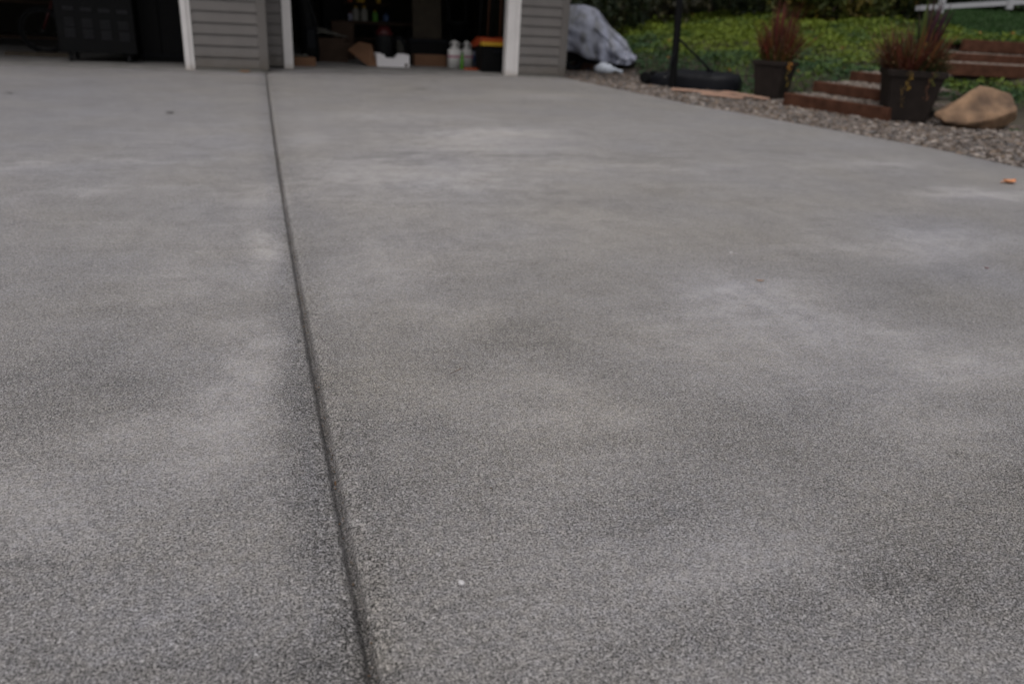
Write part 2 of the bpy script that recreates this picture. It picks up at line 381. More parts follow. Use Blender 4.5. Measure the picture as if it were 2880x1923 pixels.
for nm, arr in (('lite', lite), ('worn_vignette', worn_vignette), ('dirt', np.clip(dirt, 0, 1)), ('tint', tint)):
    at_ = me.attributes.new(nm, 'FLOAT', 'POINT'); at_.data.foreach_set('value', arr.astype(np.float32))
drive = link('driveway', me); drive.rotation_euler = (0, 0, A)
tag(drive, 'grey concrete driveway slab with one long tooled joint', 'driveway', kind='structure')

# ------------------------------------------------------------------ terrain
vline = [G(*p)[:2] for p in [(1640, 196), (1740, 206), (1850, 218), (2110, 262), (2240, 277), (2480, 322), (2640, 338), (2880, 366)]]
vline = [vline[0]+np.array([-1.2, 3.5])]+vline+[vline[-1]+np.array([.6, -1.6]), vline[-1]+np.array([.9, -9])]
vline = np.array(vline)
def vdist(x, y):        # how far beyond the planting line, positive on the hill side
    x = np.asarray(x, float); y = np.asarray(y, float); best = np.full(x.shape, 1e9); sgn = np.ones(x.shape)
    for a_, b_ in zip(vline[:-1], vline[1:]):
        d = b_-a_; L2 = d@d; t = np.clip(((x-a_[0])*d[0]+(y-a_[1])*d[1])/L2, 0, 1)
        dx, dy = x-a_[0]-t*d[0], y-a_[1]-t*d[1]; dd = np.hypot(dx, dy); cr = d[0]*dy-d[1]*dx
        up = dd < best; best = np.where(up, dd, best); sgn = np.where(up, np.sign(cr), sgn)
    return best*sgn
def sm(t): t = np.clip(t, 0, 1); return t*t*(3-2*t)
# timber steps: front left and right ends of each riser's top edge
steps = []
for k, (xl, yl, xr, yr, zt) in enumerate([(2205, 261, 2500, 304, .115), (2288, 229, 2510, 258, .235), (2392, 200, 2520, 214, .35)]):
    steps.append((G(xl, yl, zt), G(xr, yr, zt), zt))
for px_, py_, yy_ in ((2600, 173, 10.35), (2630, 146, 11.3), (2716, 111, 12.3)):
    p_ = AY(px_, py_, yy_); steps.append((p_, p_+np.array([2.7, .35, 0]), float(p_[2])))
def step_h(x, y):       # height of the flight at a point, or a large number off it
    out = np.full(np.shape(x), 9.)
    for k, (l, r_, zt) in enumerate(steps):
        d = (r_-l)[:2]; Ln = np.hypot(*d); d = d/Ln; n = np.array([-d[1], d[0]])
        t = (x-l[0])*d[0]+(y-l[1])*d[1]; s_ = (x-l[0])*n[0]+(y-l[1])*n[1]
        dep = 1.02
        out = np.where((t > -.02) & (t < Ln+.02) & (s_ > 0) & (s_ < dep), zt, out) if k == 0 else np.where((t > -.02) & (t < Ln+.02) & (s_ > 0) & (s_ < dep), zt, out)
    return out
def terr(x, y, cut=True):
    x = np.asarray(x, float); y = np.asarray(y, float); d = vdist(x, y)
    az_ = x/np.maximum(y, 1); f_ = 1-.5*sm((az_-.50)/.05)*(1-sm((az_-.625)/.03)*.8)
    rise = (.20*sm(d/.7)+.22*sm((d-.3)/2.2))*f_+.068*np.maximum(0, d-1.6)
    rise = np.minimum(rise, 2.2)
    ex = .085*np.clip(x-3.6, 0, 9)*sm((d-.6)/3.5)
    h = np.where(d > 0, rise+ex, 0)
    s3_, s5_ = steps[3][0], steps[5][0]
    g_ = sm((x-s3_[0]+.35)/.3)*(1-sm((x-s3_[0]-1.15)/.5))*(y < s3_[1]+.15)
    h = h*(1-g_)+np.minimum(h, .02+.16*sm((d-.2)/1.5))*g_
    g_ = sm((x-s3_[0]-.1)/.4)*(y >= s3_[1]+.1)
    h = h*(1-g_)+np.minimum(h, float(s5_[2])-.12+.1*np.maximum(0, y-s5_[1]-.9))*g_
    if cut:
        s_ = step_h(x, y); h = np.where(s_ < 5, np.minimum(h, s_-.05), h)
    return h-.035
xs = np.concatenate([np.arange(-60, -12, 4), np.arange(-12, 0, 1.), np.arange(0, 14, .12), np.arange(14, 30, 1.), np.arange(30, 90, 6)])
ys = np.concatenate([np.arange(-40, -4, 4), np.arange(-4, 3, .5), np.arange(3, 24, .12), np.arange(24, 40, 1.), np.arange(40, 120, 8)])
X, Y = np.meshgrid(xs, ys); Z = terr(X, Y)
far = np.clip((np.hypot(X, Y)-40)/60, 0, 1); Z = Z-.0*far
V2 = np.stack([X, Y, Z], -1).reshape(-1, 3); nr2, nc2 = X.shape
# the slab and the house stand on it: sink it beneath them
U2 = V2[:, 0]*cA+V2[:, 1]*sA; W2 = -V2[:, 0]*sA+V2[:, 1]*cA
inside = (U2 < np.interp(W2, [p[1] for p in ep], [p[0] for p in ep])-.03) & (U2 > -10) & (W2 < 18)
V2[inside, 2] = -.12
ii, jj = np.meshgrid(np.arange(nr2-1), np.arange(nc2-1), indexing='ij'); a = (ii*nc2+jj).ravel()
g = link('ground', fastmesh('ground', V2, np.stack([a, a+1, a+nc2+1, a+nc2], 1), 'earth', smooth=True))
tag(g, 'brown earth under the planting and around the house', 'ground', kind='structure')
# lawn on the hill below the white fence
lx, ly = np.meshgrid(np.arange(6.6, 26, .25), np.arange(13.4, 34, .25)); lz = terr(lx, ly)+.07
LV = np.stack([lx, ly, lz], -1).reshape(-1, 3); r_, c_ = lx.shape; ii, jj = np.meshgrid(np.arange(r_-1), np.arange(c_-1), indexing='ij'); a = (ii*c_+jj).ravel()
o = link('lawn', fastmesh('lawn', LV, np.stack([a, a+1, a+c_+1, a+c_], 1), 'lawn', smooth=True)); tag(o, 'dark green lawn on the hill below the white fence', 'lawn', kind='structure')

# gravel sheet and stones
def in_gravel(x, y):
    u_, v_ = x*cA+y*sA, -x*sA+y*cA
    return (vdist(x, y) < .25) & (u_ > np.interp(v_, [p[1] for p in ep], [p[0] for p in ep])+.0)
gx, gy = np.meshgrid(np.arange(-.5, 8, .1), np.arange(1., 17, .1)); ok = in_gravel(gx, gy) & (gx*cA+gy*sA > edge_u(VR)*.99)
GV = np.stack([gx, gy, terr(gx, gy)+.012], -1).reshape(-1, 3); r_, c_ = gx.shape
ii, jj = np.meshgrid(np.arange(r_-1), np.arange(c_-1), indexing='ij'); a = (ii*c_+jj).ravel(); keep = ok.ravel()[a]
o = link('gravel_path', fastmesh('gravel_path', GV, np.stack([a, a+1, a+c_+1, a+c_], 1)[keep], 'gravel_base')); tag(o, 'brown gravel bed beside the driveway', 'gravel bed', kind='structure')
ph = (1+5**.5)/2
ico = np.array([(-1, ph, 0), (1, ph, 0), (-1, -ph, 0), (1, -ph, 0), (0, -1, ph), (0, 1, ph), (0, -1, -ph), (0, 1, -ph), (ph, 0, -1), (ph, 0, 1), (-ph, 0, -1), (-ph, 0, 1)])/math.sqrt(1+ph*ph)
icf = np.array([(0,11,5),(0,5,1),(0,1,7),(0,7,10),(0,10,11),(1,5,9),(5,11,4),(11,10,2),(10,7,6),(7,1,8),(3,9,4),(3,4,2),(3,2,6),(3,6,8),(3,8,9),(4,9,5),(2,4,11),(6,2,10),(8,6,7),(9,8,1)])
def stones(n, xr, yr, test, zf, smin, smax, pal):
    x = rng.uniform(*xr, n); y = rng.uniform(*yr, n); k = test(x, y); x, y = x[k], y[k]; z = zf(x, y); n = len(x)
    s_ = rng.uniform(smin, smax, n)*rng.uniform(.7, 1.3, n); sc3 = np.stack([s_*rng.uniform(.8, 1.5, n), s_*rng.uniform(.8, 1.2, n), s_*rng.uniform(.4, .75, n)], 1)
    v = ico[None]*(1+rng.uniform(-.22, .22, (n, 12, 1)))*sc3[:, None]
    a_ = rng.uniform(0, 6.3, n); t = rng.uniform(-.5, .5, n)
    vx = v[..., 0]*np.cos(t)[:, None]-v[..., 2]*np.sin(t)[:, None]; vz = v[..., 0]*np.sin(t)[:, None]+v[..., 2]*np.cos(t)[:, None]
    wx = vx*np.cos(a_)[:, None]-v[..., 1]*np.sin(a_)[:, None]; wy = vx*np.sin(a_)[:, None]+v[..., 1]*np.cos(a_)[:, None]
    VV = np.stack([wx+x[:, None], wy+y[:, None], vz+z[:, None]+.3*s_[:, None]], -1).reshape(-1, 3)
    FF = (icf[None]+12*np.arange(n)[:, None, None]).reshape(-1, 3)
    pal = np.array(pal); c = .70*pal[rng.integers(0, len(pal), n)]*rng.uniform(.55, 1.45, (n, 1))*np.array([1.03, .97, .92])
    return VV, FF, np.repeat(c, 12, 0)
pal = [(.19, .165, .15), (.145, .125, .115), (.26, .235, .22), (.10, .08, .07), (.21, .165, .13), (.15, .145, .15), (.34, .31, .29), (.12, .09, .07), (.17, .15, .14)]
st1 = stones(95000, (0, 7.5), (1.5, 15), lambda x, y: in_gravel(x, y) & (x*cA+y*sA > np.interp(-x*sA+y*cA, [p[1] for p in ep], [p[0] for p in ep])+.016), lambda x, y: terr(x, y)+.012, .012, .026, pal)
# ------------------------------------------------------------------ steps
stp = thing('garden_steps', 'red brown timber steps with gravel treads climbing the green bank behind the planters', 'steps', (0, 0, 0))
VV, FF, CC = [], [], []; base = 0
for k, (l, r_, zt) in enumerate(steps):
    d = (r_-l)[:2]; Ln = np.hypot(*d); d /= Ln; n = np.array([-d[1], d[0]]); hgt = .12 if k in (0, 3, 4) else (.09 if k < 3 else .14); print('STEP', k, l.round(2), r_.round(2))
    mb = MB(); mb.box(0, Ln, 0, .09, zt-hgt-.02, zt, .008)
    mb.v = [(l[0]+x*d[0]+y_*n[0], l[1]+x*d[1]+y_*n[1], z+.006*vnoise(x, y_, k, 3)) for x, y_, z in mb.v]
    mb.build('riser', 'timber', stp)
    tr = MB(); pts = []
    for q in np.linspace(.092, 1.0, 6): pts.append([(l[0]+x*d[0]+q*n[0], l[1]+x*d[1]+q*n[1], zt-.025) for x in np.linspace(0, Ln, 12)]); pts[-1] = [(a_, b_, c_+.035*(q if k < 3 else .1)) for a_, b_, c_ in pts[-1]]
    tr.grid(pts).build('tread', 'gravel_base', stp)
    if k < 5:
        s_ = stones(int(Ln*1100), (0, Ln), (.095, .95), lambda x, y: x > -1, lambda x, y: x*0+zt-.022, .011, .019, [(.3, .27, .25), (.2, .17, .15), (.13, .11, .1), (.24, .2, .17)])
        sv = s_[0]; wv = np.stack([l[0]+sv[:, 0]*d[0]+sv[:, 1]*n[0], l[1]+sv[:, 0]*d[1]+sv[:, 1]*n[1], sv[:, 2]+(.035*sv[:, 1] if k < 3 else 0)], 1)
        VV.append(wv); FF.append(s_[1]+base); CC.append(s_[2]); base += len(wv)
me_ = fastmesh('tread_gravel', np.concatenate(VV), np.concatenate(FF), 'stone', np.concatenate(CC)); o = link('tread_gravel', me_, stp); o['kind'] = 'stuff'
o = link('gravel', fastmesh('gravel', st1[0], st1[1], 'stone', st1[2])); tag(o, 'mixed brown and grey gravel stones beside the concrete slab', 'gravel', kind='stuff')

# ------------------------------------------------------------------ leaves
def leaf_cloud(pos, nrm, size, colr, asp=.6, jit=.9):
    n = len(pos); nv = nrm+rng.normal(0, jit, (n, 3)); nv /= np.linalg.norm(nv, axis=1)[:, None]+1e-9
    t = np.cross(nv, rng.normal(0, 1, (n, 3))); t /= np.linalg.norm(t, axis=1)[:, None]+1e-9; b_ = np.cross(nv, t)
    s_ = size*rng.uniform(.6, 1.35, n)
    t *= s_[:, None]; b_ *= (s_*asp)[:, None]
    v = np.stack([pos-t, pos+b_*.9+nv*s_[:, None]*.12, pos+t, pos-b_*.9+nv*s_[:, None]*.12], 1).reshape(-1, 3)
    f = (np.arange(4)[None]+4*np.arange(n)[:, None]); return v, f, np.repeat(colr, 4, 0)
def vn(P_, s_, o_=0): return np.array([noise.noise(Vector((p[0]*s_+o_, p[1]*s_, p[2]*s_))) for p in P_])
# ground cover on the bank
n = 420000
x = rng.uniform(.5, 16, n); y = rng.uniform(5, 24, n); d = vdist(x, y)
p_keep = np.clip(1.25-np.hypot(x, y)/26, .25, 1)
bo = G(2740, 352); bo2 = bo*1.06; mx0 = AY(1690, 180, 13.3)[0]; k = ~((x < mx0+.50) & (y < 14.1)) & (step_h(x+.22, y+.13) > 5) & (step_h(x, y+.1) > 5) & (np.hypot(x-bo2[0], y-bo2[1]) > .62) & (d > -.12) & (rng.random(n) < p_keep) & (step_h(x, y) > 5)
xr_ = y*(2880-1440)/2240*1.25+1; k &= (x < xr_) & ~((x > 6.9) & (y > 14.6))
x, y, d = x[k], y[k], d[k]; z = terr(x, y)
pp = np.stack([x, y, z], 1)
m1 = vn(pp*[1, 1, 0], 1.15); m2 = vn(pp*[1, 1, 0], 3.1, 7); m3 = vn(pp*[1, 1, 0], .5, 31)
thick = (.07+.12*np.clip(m1+.35, 0, 1)+.05*m2)*sm((d+.15)/.5)
bo = G(2740, 352); thick *= sm((np.hypot(x-bo[0], y-bo[1])-.55)/.4)*.9+.1
hh = rng.random(len(x))**.5
pp[:, 2] += .02+thick*hh*1.25
e = .15; gxn = (terr(x+e, y)-terr(x-e, y))/(2*e); gyn = (terr(x, y+e)-terr(x, y-e))/(2*e)
nn = np.stack([-gxn, -gyn, np.ones_like(gxn)], 1); nn /= np.linalg.norm(nn, axis=1)[:, None]
lightk = np.array([.125, .168, .014]); mid = np.array([.072, .118, .016]); dk = np.array([.034, .074, .027])
yw = np.clip(.52+1.5*m3+1.3*m2+.6*m1+.42*(sm((d-.9)/1.3)-.5)*2*(x/y < .5)-.15*(x/y > .53)+rng.normal(0, .11, len(x)), 0, 1)[:, None]  # skylight painted into leaf colour: flat bank top lighter, steep face darker
cc = np.where(yw > .5, mid+(lightk-mid)*(yw-.5)*2, dk+(mid-dk)*yw*2)
rd = rng.random(len(x)) < .006; cc[rd] = [.28, .12, .02]
v_, f_, c_ = leaf_cloud(pp, nn, +.017+.0009*np.hypot(x, y), cc, .6, .55)
o = link('ground_cover', fastmesh('ground_cover', v_, f_, 'leaf', c_)); tag(o, 'low leafy green ground cover spreading over the bank', 'ground cover', kind='stuff')
# grass blades of the lawn
n = 40000; x = rng.uniform(6.7, 16, n); y = rng.uniform(13.5, 21, n); z = terr(x, y)+.07
hgt_ = rng.uniform(.03, .08, n); a_ = rng.uniform(0, 6.3, n); w_ = .012
b0 = np.stack([x-w_*np.cos(a_), y-w_*np.sin(a_), z], 1); b1 = np.stack([x+w_*np.cos(a_), y+w_*np.sin(a_), z], 1); b2 = np.stack([x+rng.normal(0, .02, n), y+rng.normal(0, .02, n), z+hgt_], 1)
gc = np.array([.03, .07, .018])*rng.uniform(.6, 1.4, (n, 1))
o = link('grass', fastmesh('grass', np.stack([b0, b1, b2], 1).reshape(-1, 3), np.arange(3)[None]+3*np.arange(n)[:, None], 'leaf', np.repeat(gc, 3, 0)))
tag(o, 'short dark grass growing on the hill lawn', 'grass', kind='stuff')

def blob_leaves(n, c, r3, size, pal_, seed=0, shell=.45):
    dr = rng.normal(0, 1, (n, 3)); dr /= np.linalg.norm(dr, axis=1)[:, None]
    lump = 1+.28*vn(dr, 1.7, seed*9.1)+.16*vn(dr, 4.3, seed*5.3)
    rr = (shell+(1-shell)*rng.random(n)**.5)*lump
    p = dr*rr[:, None]*np.array(r3)+np.array(c)
    pal_ = np.array(pal_); q = np.clip(.5+1.1*vn(p, 1.6, seed)+rng.normal(0, .25, n), 0, .999); cl = pal_[(q*len(pal_)).astype(int)]*rng.uniform(.75, 1.25, (n, 1))
    k = vn(p, 2.2/max(.3, min(r3)), 40+seed) > -.30
    return leaf_cloud(p[k], dr[k], size, cl[k])
def merge(parts):
    V_, F_, C_, o_ = [], [], [], 0
    for v, f, c in parts: V_.append(v); F_.append(f+o_); C_.append(c); o_ += len(v)
    return np.concatenate(V_), np.concatenate(F_), np.concatenate(C_)
def shrub(loc, r3, label, pal_, n=2500, size=.05, seed=0, name='shrub', group='dark shrubs along the top of the bank'):
    t = thing(name, label, 'shrub', loc, 0, group)
    parts = [blob_leaves(n, (0, 0, r3[2]*.85), r3, size, pal_, seed)]
    for q in range(3):
        a_ = q*2.1+seed; parts.append(blob_leaves(n//4, (r3[0]*.6*math.cos(a_), r3[1]*.6*math.sin(a_), r3[2]*(.5+.3*q)), (r3[0]*.5, r3[1]*.5, r3[2]*.5), size, pal_, seed+q+3))
    link('foliage', fastmesh('foliage', *merge(parts)[:2], 'leaf', merge(parts)[2]) if False else (lambda a_: fastmesh('foliage', a_[0], a_[1], 'leaf', a_[2]))(merge(parts)), t)
    mb = MB()
    for q in range(5):
        a_ = q*1.3+seed; mb.tube([(0, 0, -.1), (.15*r3[0]*math.cos(a_), .15*r3[1]*math.sin(a_), r3[2]*.5), (.5*r3[0]*math.cos(a_), .5*r3[1]*math.sin(a_), r3[2]*1.2)], [.03, .02, .008], 6)
    mb.build('stem', 'bark', t); return t
dkp = [(.010, .018, .008), (.016, .026, .010), (.024, .034, .010), (.035, .035, .012)]
brp = [(.020, .018, .010), (.032, .028, .012), (.045, .040, .014), (.022, .026, .010)]
def gz(x, y): return float(terr(np.array([x]), np.array([y]), False)[0])
sh = [('brownish green shrub right of the tarp, leftmost along the top of the bank', 1660, 19.2, (1.5, .9, .85), brp), ('dark brown green shrub between the tarp and the black pole', 1800, 19.8, (1.4, .9, .72), brp),
      ('low dark shrub just behind the black pole', 1935, 22.2, (1.3, .8, .5), dkp), ('dark bush behind the left planter, between two thin trunks', 2025, 23.0, (1.3, .9, .85), dkp),
      ('dark green bush above the red plant of the left planter', 2150, 20.6, (1.5, .9, .85), dkp), ('yellow green shrub on the slope between the two planters', 2330, 16.6, (1.15, .8, .62), [(.03, .04, .008), (.05, .062, .01), (.075, .08, .012), (.10, .075, .01)]),
      ('yellow green shrub at the left end of the white fence', 2490, 16.9, (1.0, .8, .58), [(.02, .03, .008), (.035, .045, .01), (.06, .062, .012), (.085, .06, .01)]),
      ('dark bush behind the white fence post', 2680, 20.5, (1.6, .8, .9), dkp), ('dark bush behind the right end of the white fence', 2850, 20.2, (1.6, .8, .9), dkp), ('broad dark bush hidden farther along the fence', 3050, 20.6, (1.8, .9, 1.0), dkp),
      ('tall dark hedge bush seen just over the grey tarp', 1600, 16.8, (1.5, .8, 1.0), dkp), ('dark bush farther back over the tarp', 1500, 18.5, (1.8, 1., 1.2), dkp)]
for i, (lb, px, yy, r3, pl) in enumerate(sh):
    p = AY(px, 60, yy); shrub((p[0], yy, gz(p[0], yy)-.05), r3, lb, pl, 3800, .055, i+1)
# trees beyond the bank
def tree_mesh(seed, h, cr):
    random.seed(seed); tr = MB(); pts = [(0, 0, -.2), (.06, .02, h*.3), (-.05, .08, h*.6), (.08, 0, h*.95)]
    tr.tube(pts, [.17, .13, .09, .02], 10)
    parts = []
    for q in range(11):
        a_ = q*2.4; z = h*(.30+.06*q); L_ = cr*(1-.06*q); e_ = (L_*.8*math.cos(a_), L_*.8*math.sin(a_), z+.5)
        tr.tube([(0, 0, z-.2), (e_[0]*.5, e_[1]*.5, z+.15), e_], [.06, .04, .012], 6)
        parts.append(blob_leaves(1100, e_, (cr*.52, cr*.52, h*.13), .12, dkp, seed+q))
    parts.append(blob_leaves(1500, (0, 0, h*.75), (cr*.75, cr*.75, h*.27), .12, dkp, seed+20, .3))
    a_ = merge(parts); return tr, fastmesh('crown', a_[0], a_[1], 'leaf', a_[2])
tms = [tree_mesh(s_, h_, c_) for s_, h_, c_ in ((3, 8.5, 2.3), (9, 7.5, 2.6))]
tobj = []
trunk_me = []
for tr, cm in tms:
    o = tr.build('trunk', 'bark', None, True); trunk_me.append(o.data); bpy.data.objects.remove(o)
tp = [('thin brown trunked tree left of the pair behind the left planter', 1995, 21.5, 0, .55), ('pale brown trunked tree, right of the pair behind the left planter', 2051, 21.9, 1, .6), ('tree with dark trunk above the grey tarp', 1640, 24.5, 0, 1.), ('dark tree behind the black pole', 1880, 26, 1, 1.),
      ('dark tree above the red plant of the left planter', 2220, 25, 0, 1.05), ('dark tree behind the yellow green shrubs', 2450, 24, 1, 1.1), ('dark tree behind the white fence post', 2700, 25, 0, 1.1), ('dark tree at the right end of the white fence', 2900, 24.5, 1, 1.1),
      ('dark tree far behind the tarp, partly hidden by the garage', 1520, 27, 1, 1.)]
for i, (lb, px, yy, k, s_) in enumerate(tp):
    p = AY(px, 60, yy); t = thing('tree', lb, 'tree', (p[0], yy, gz(p[0], yy)), i*1.3, 'trees beyond the bank'); t.scale = (s_, s_, 1)
    link('trunk', trunk_me[k], t); link('crown', tms[k][1], t)

# white fence
fy0 = 16.2
fn = thing('white_rail_fence', 'white painted rail fence running along the top of the lawn', 'fence', (0, 0, 0))
fa, fb = AY(2575, 24, fy0), AY(3150, -10, 15.2)
def fpt(t): p = fa+(fb-fa)*t; return p
for z0, z1 in ((-.042, .042), (.38, .47)):
    mb = MB(); d = (fb-fa)[:2]; d /= np.hypot(*d); nn_ = np.array([-d[1], d[0]])*.02; P_ = []
    a0, b0_ = fa, fb
    vs_ = []
    for q in (a0, b0_):
        for sg_ in (-1, 1):
            for zz in (z0, z1): vs_.append((q[0]+nn_[0]*sg_, q[1]+nn_[1]*sg_, q[2]+zz))
    mb.add(vs_, [(0, 1, 3, 2), (4, 6, 7, 5), (0, 4, 5, 1), (2, 3, 7, 6), (1, 5, 7, 3), (0, 2, 6, 4)]).build('rail', 'fence_white', fn)
for px in (2646, 2842, 3040):
    t_ = min([i/400 for i in range(401)], key=lambda t: abs((lambda c: 1440-F*c[0]/c[2])(MC.T@(fpt(t)-np.array([0, 0, H])))-px))
    p = fpt(t_); MB().box(p[0]-.055, p[0]+.055, p[1]-.045, p[1]+.045, p[2]-.11, p[2]+.62, .012).build('post', 'fence_white', fn)

# ------------------------------------------------------------------ garage building (local frame = u, v, z)
gar = thing('garage', 'garage with grey lap siding, white door trims and two open bays', 'building', (0, 0, 0), A)
uL1 = AV(540, 200, VL)[0]; uC = AV(753, 200, VL)[0]; uT1 = AV(800, 194, VR)[0]; uT1b = AV(826, 196, VR)[0]; uT2 = AV(1419, 211, VR)[0]; uT2b = AV(1455, 213, VR)[0]; uC2 = AV(1584, 218, VR)[0]
uTL0, uTL1 = AV(524, 202, VL)[0], AV(551, 204, VL)[0]
LAP = .119; WH = 2.75; DH = 2.15; BACK = VR+6.2
def siding(u0, u1, v, face, z0, z1):     # face: 'front' (towards -v) or 'side' (towards +u), or 'right'
    mb = MB(); z = z0; prof = []
    while z < z1-1e-6:
        t = min(z+LAP, z1); prof += [(.001, z), (.018, z+.0015), (.017, z+.014), (.003, t-.001)] if t-z > LAP*.9 else [(.006, z), (.012, t)]
        z = t
    def pt(s_, o_, z_): return (s_, v-o_, z_) if face == 'front' else (v+o_, s_, z_)
    vs_ = []
    for o_, z_ in prof: vs_ += [pt(u0, o_, z_), pt(u1, o_, z_)]
    n_ = len(prof); b0 = len(vs_)
    fs = [(2*i, 2*i+1, 2*i+3, 2*i+2) for i in range(n_-1)]
    vs_ += [pt(u0, -.10, z0), pt(u1, -.10, z0), pt(u1, -.10, z1), pt(u0, -.10, z1)]
    fs += [(b0, b0+1, b0+2, b0+3), (0, 1, b0+1, b0), (2*n_-2, 2*n_-1, b0+2, b0+3)]
    fs += [tuple([2*i for i in range(n_)]+[b0+3, b0]), tuple([2*i+1 for i in range(n_)]+[b0+2, b0+1])]
    return mb.add(vs_, fs).build('siding_wall', 'siding', gar)
cb = .085
siding(uTL1+.002, uC-cb, VL, 'front', .035, DH)                       # between the bays
siding(VL+.062, VR-.004, uC-.02, 'side', .035, WH)                    # short return wall
siding(uC+.0, uT1-.002, VR, 'front', .035, WH)
siding(uT2b+.002, uC2-cb-.002, VR, 'front', .035, WH)                 # right of the right bay
siding(-9.5, -5.75, VL, 'front', .035, WH)                            # left of the left bay, out of view
siding(-5.748, uC-cb-.002, VL, 'front', DH+.14, WH)
siding(uT1, uT2b-.002, VR, 'front', DH+.14, WH)
siding(VR+.10, BACK, uC2-.02, 'side', .035, WH)                       # right side wall
MB().box(uC-cb, uC+.018, VL-.022, VL+.06, .03, WH, .006).build('corner_board', 'trim_grey', gar)
MB().box(uC2-cb, uC2+.02, VR-.022, VR+.085, .03, WH, .006).build('corner_board', 'trim_grey', gar)
def jamb(u0, u1, v):
    w = u1-u0; mb = MB(); mb.box(u0, u0+w*.62, v-.034, v+.11, .004, DH, .004); mb.box(u0+w*.62+.001, u1, v-.022, v+.09, .004, DH, .004)
    return mb.build('door_trim', 'white_paint', gar)
jamb(uTL0, uTL1, VL)
jamb(uT1, uT1b, VR); jamb(uT2, uT2b, VR)
MB().box(-5.74, uTL1, VL-.03, VL+.11, DH+.002, DH+.135, .004).build('header_trim', 'white_paint', gar)
MB().box(uT1, uT2b, VR-.03, VR+.11, DH+.002, DH+.135, .004).build('header_trim', 'white_paint', gar)
MB().box(-5.74, -5.62, VL-.03, VL+.11, .004, DH, .004).build('door_trim', 'white_paint', gar)
fd = MB(); fd.box(uTL1+.01, uC, VL-.008, VL+.09, -.1, .033); fd.box(uC-.09, uC+.002, VL+.092, VR+.08, -.1, .033)
fd.build('foundation', 'foundation', gar)
fd = MB(); fd.box(uT2b, uC2, VR-.008, VR+.09, -.1, .033); fd.box(uC2-.1, uC2+.002, VR+.092, BACK, -.1, .033)
fd.build('foundation', 'foundation', gar)
fl = MB(); fl.box(-9.4, uC-.1, VL+.02, BACK, -.1, .008); fl.box(uC-.098, uC2-.02, VR+.02, BACK, -.1, .008); fl.build('floor', 'garage_floor', gar)
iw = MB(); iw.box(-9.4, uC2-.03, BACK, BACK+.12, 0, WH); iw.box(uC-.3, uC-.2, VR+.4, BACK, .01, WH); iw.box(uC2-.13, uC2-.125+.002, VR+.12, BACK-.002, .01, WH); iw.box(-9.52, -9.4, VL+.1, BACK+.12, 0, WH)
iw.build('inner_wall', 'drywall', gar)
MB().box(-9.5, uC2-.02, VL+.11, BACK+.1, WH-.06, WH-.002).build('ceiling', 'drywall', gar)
rf = MB()
for (u0, u1, v0) in ((-10, uC+.35, VL-.55), (uC+.36, uC2+.45, VR-.55)):
    rv = (VR+BACK)/2; vs_ = [(u0, v0, WH), (u1, v0, WH), (u1, rv, WH+1.6), (u0, rv, WH+1.6), (u0, BACK+.6, WH), (u1, BACK+.6, WH)]
    vs_ += [(x, y_, z+.16) for x, y_, z in vs_]
    rf.add(vs_, [(0, 1, 2, 3), (3, 2, 5, 4), (6, 9, 8, 7), (9, 10, 11, 8), (0, 6, 7, 1), (4, 5, 11, 10), (0, 3, 9, 6), (3, 4, 10, 9), (1, 7, 8, 2), (2, 8, 11, 5)])
rf.build('roof', 'roof', gar)
sf = MB(); sf.box(-9.9, uC+.34, VL-.5, VL-.03, WH+.001, WH+.03); sf.box(uC+.37, uC2+.4, VR-.5, VR-.03, WH+.001, WH+.03); sf.build('soffit', 'white_paint', gar)
gt = MB(); gt.box(-9.95, uC+.35, VL-.66, VL-.56, WH+.02, WH+.14, .01); gt.box(uC+.37, uC2+.4, VR-.66, VR-.56, WH+.02, WH+.14, .01); gt.build('gutter', 'white_paint', gar)

# ------------------------------------------------------------------ things in the left bay
def span(x0, x1, v, py=150):      # u from pixels on the plane v
    return AV(x0, py, v)[0], AV(x1, py, v)[0]
def UVT(name, label, cat, u, v, z=.008, rz=0, group=None): p = xy((u, v, z)); return thing(name, label, cat, p, A+rz, group)
v = GU(280, 178)[1]; u0, u1 = span(168, 388, v); print('cab', v, VL); w = u1-u0
cab = UVT('rolling_cabinet', 'black steel rolling cabinet with grey louvre vents in the left bay', 'cabinet', (u0+u1)/2, v)
MB().box(-w/2, w/2, 0, .5, .10, 1.25, .012).build('body', 'black', cab)
MB().box(-w/2-.02, w/2+.02, -.02, .52, 1.252, 1.29, .01).build('worktop', 'dark_grey', cab)
for r_, (pya, pyb) in enumerate(((20, 31), (49, 76), (80, 108))):
    for c_ in range(4):
        pxc = 190+c_*51+r_*4; a0 = AV(pxc-16, pya+c_*4, v); a1 = AV(pxc+16, pyb+c_*4, v); uc = (u0+u1)/2
        lv = MB(); z0, z1 = min(a0[2], a1[2]), max(a0[2], a1[2]); nsl = max(2, int((z1-z0)/.025))
        for q in range(nsl):
            zz = z0+(z1-z0)*q/nsl
            lv.add([(a0[0]-uc, -.001, zz), (a1[0]-uc, -.001, zz), (a1[0]-uc, -.012, zz+.016), (a0[0]-uc, -.012, zz+.016), (a0[0]-uc, -.001, zz+.02), (a1[0]-uc, -.001, zz+.02)], [(0, 1, 2, 3), (3, 2, 5, 4), (0, 3, 4), (1, 5, 2)])
        lv.build('louvre', 'louvre', cab)
for sx in (-w/2+.1, w/2-.1):
    for sy in (.06, .44):
        c0 = MB(); c0.lathe([(.002, -.018), (.034, -.018), (.036, 0), (.034, .018), (.002, .018)], (sx, sy, .038), 16, 'x'); c0.box(sx-.025, sx+.025, sy-.02, sy+.02, .076, .1); c0.build('caster', 'dark_grey', cab)
v = VL+.95; u0, u1 = span(398, 519, v); w = u1-u0
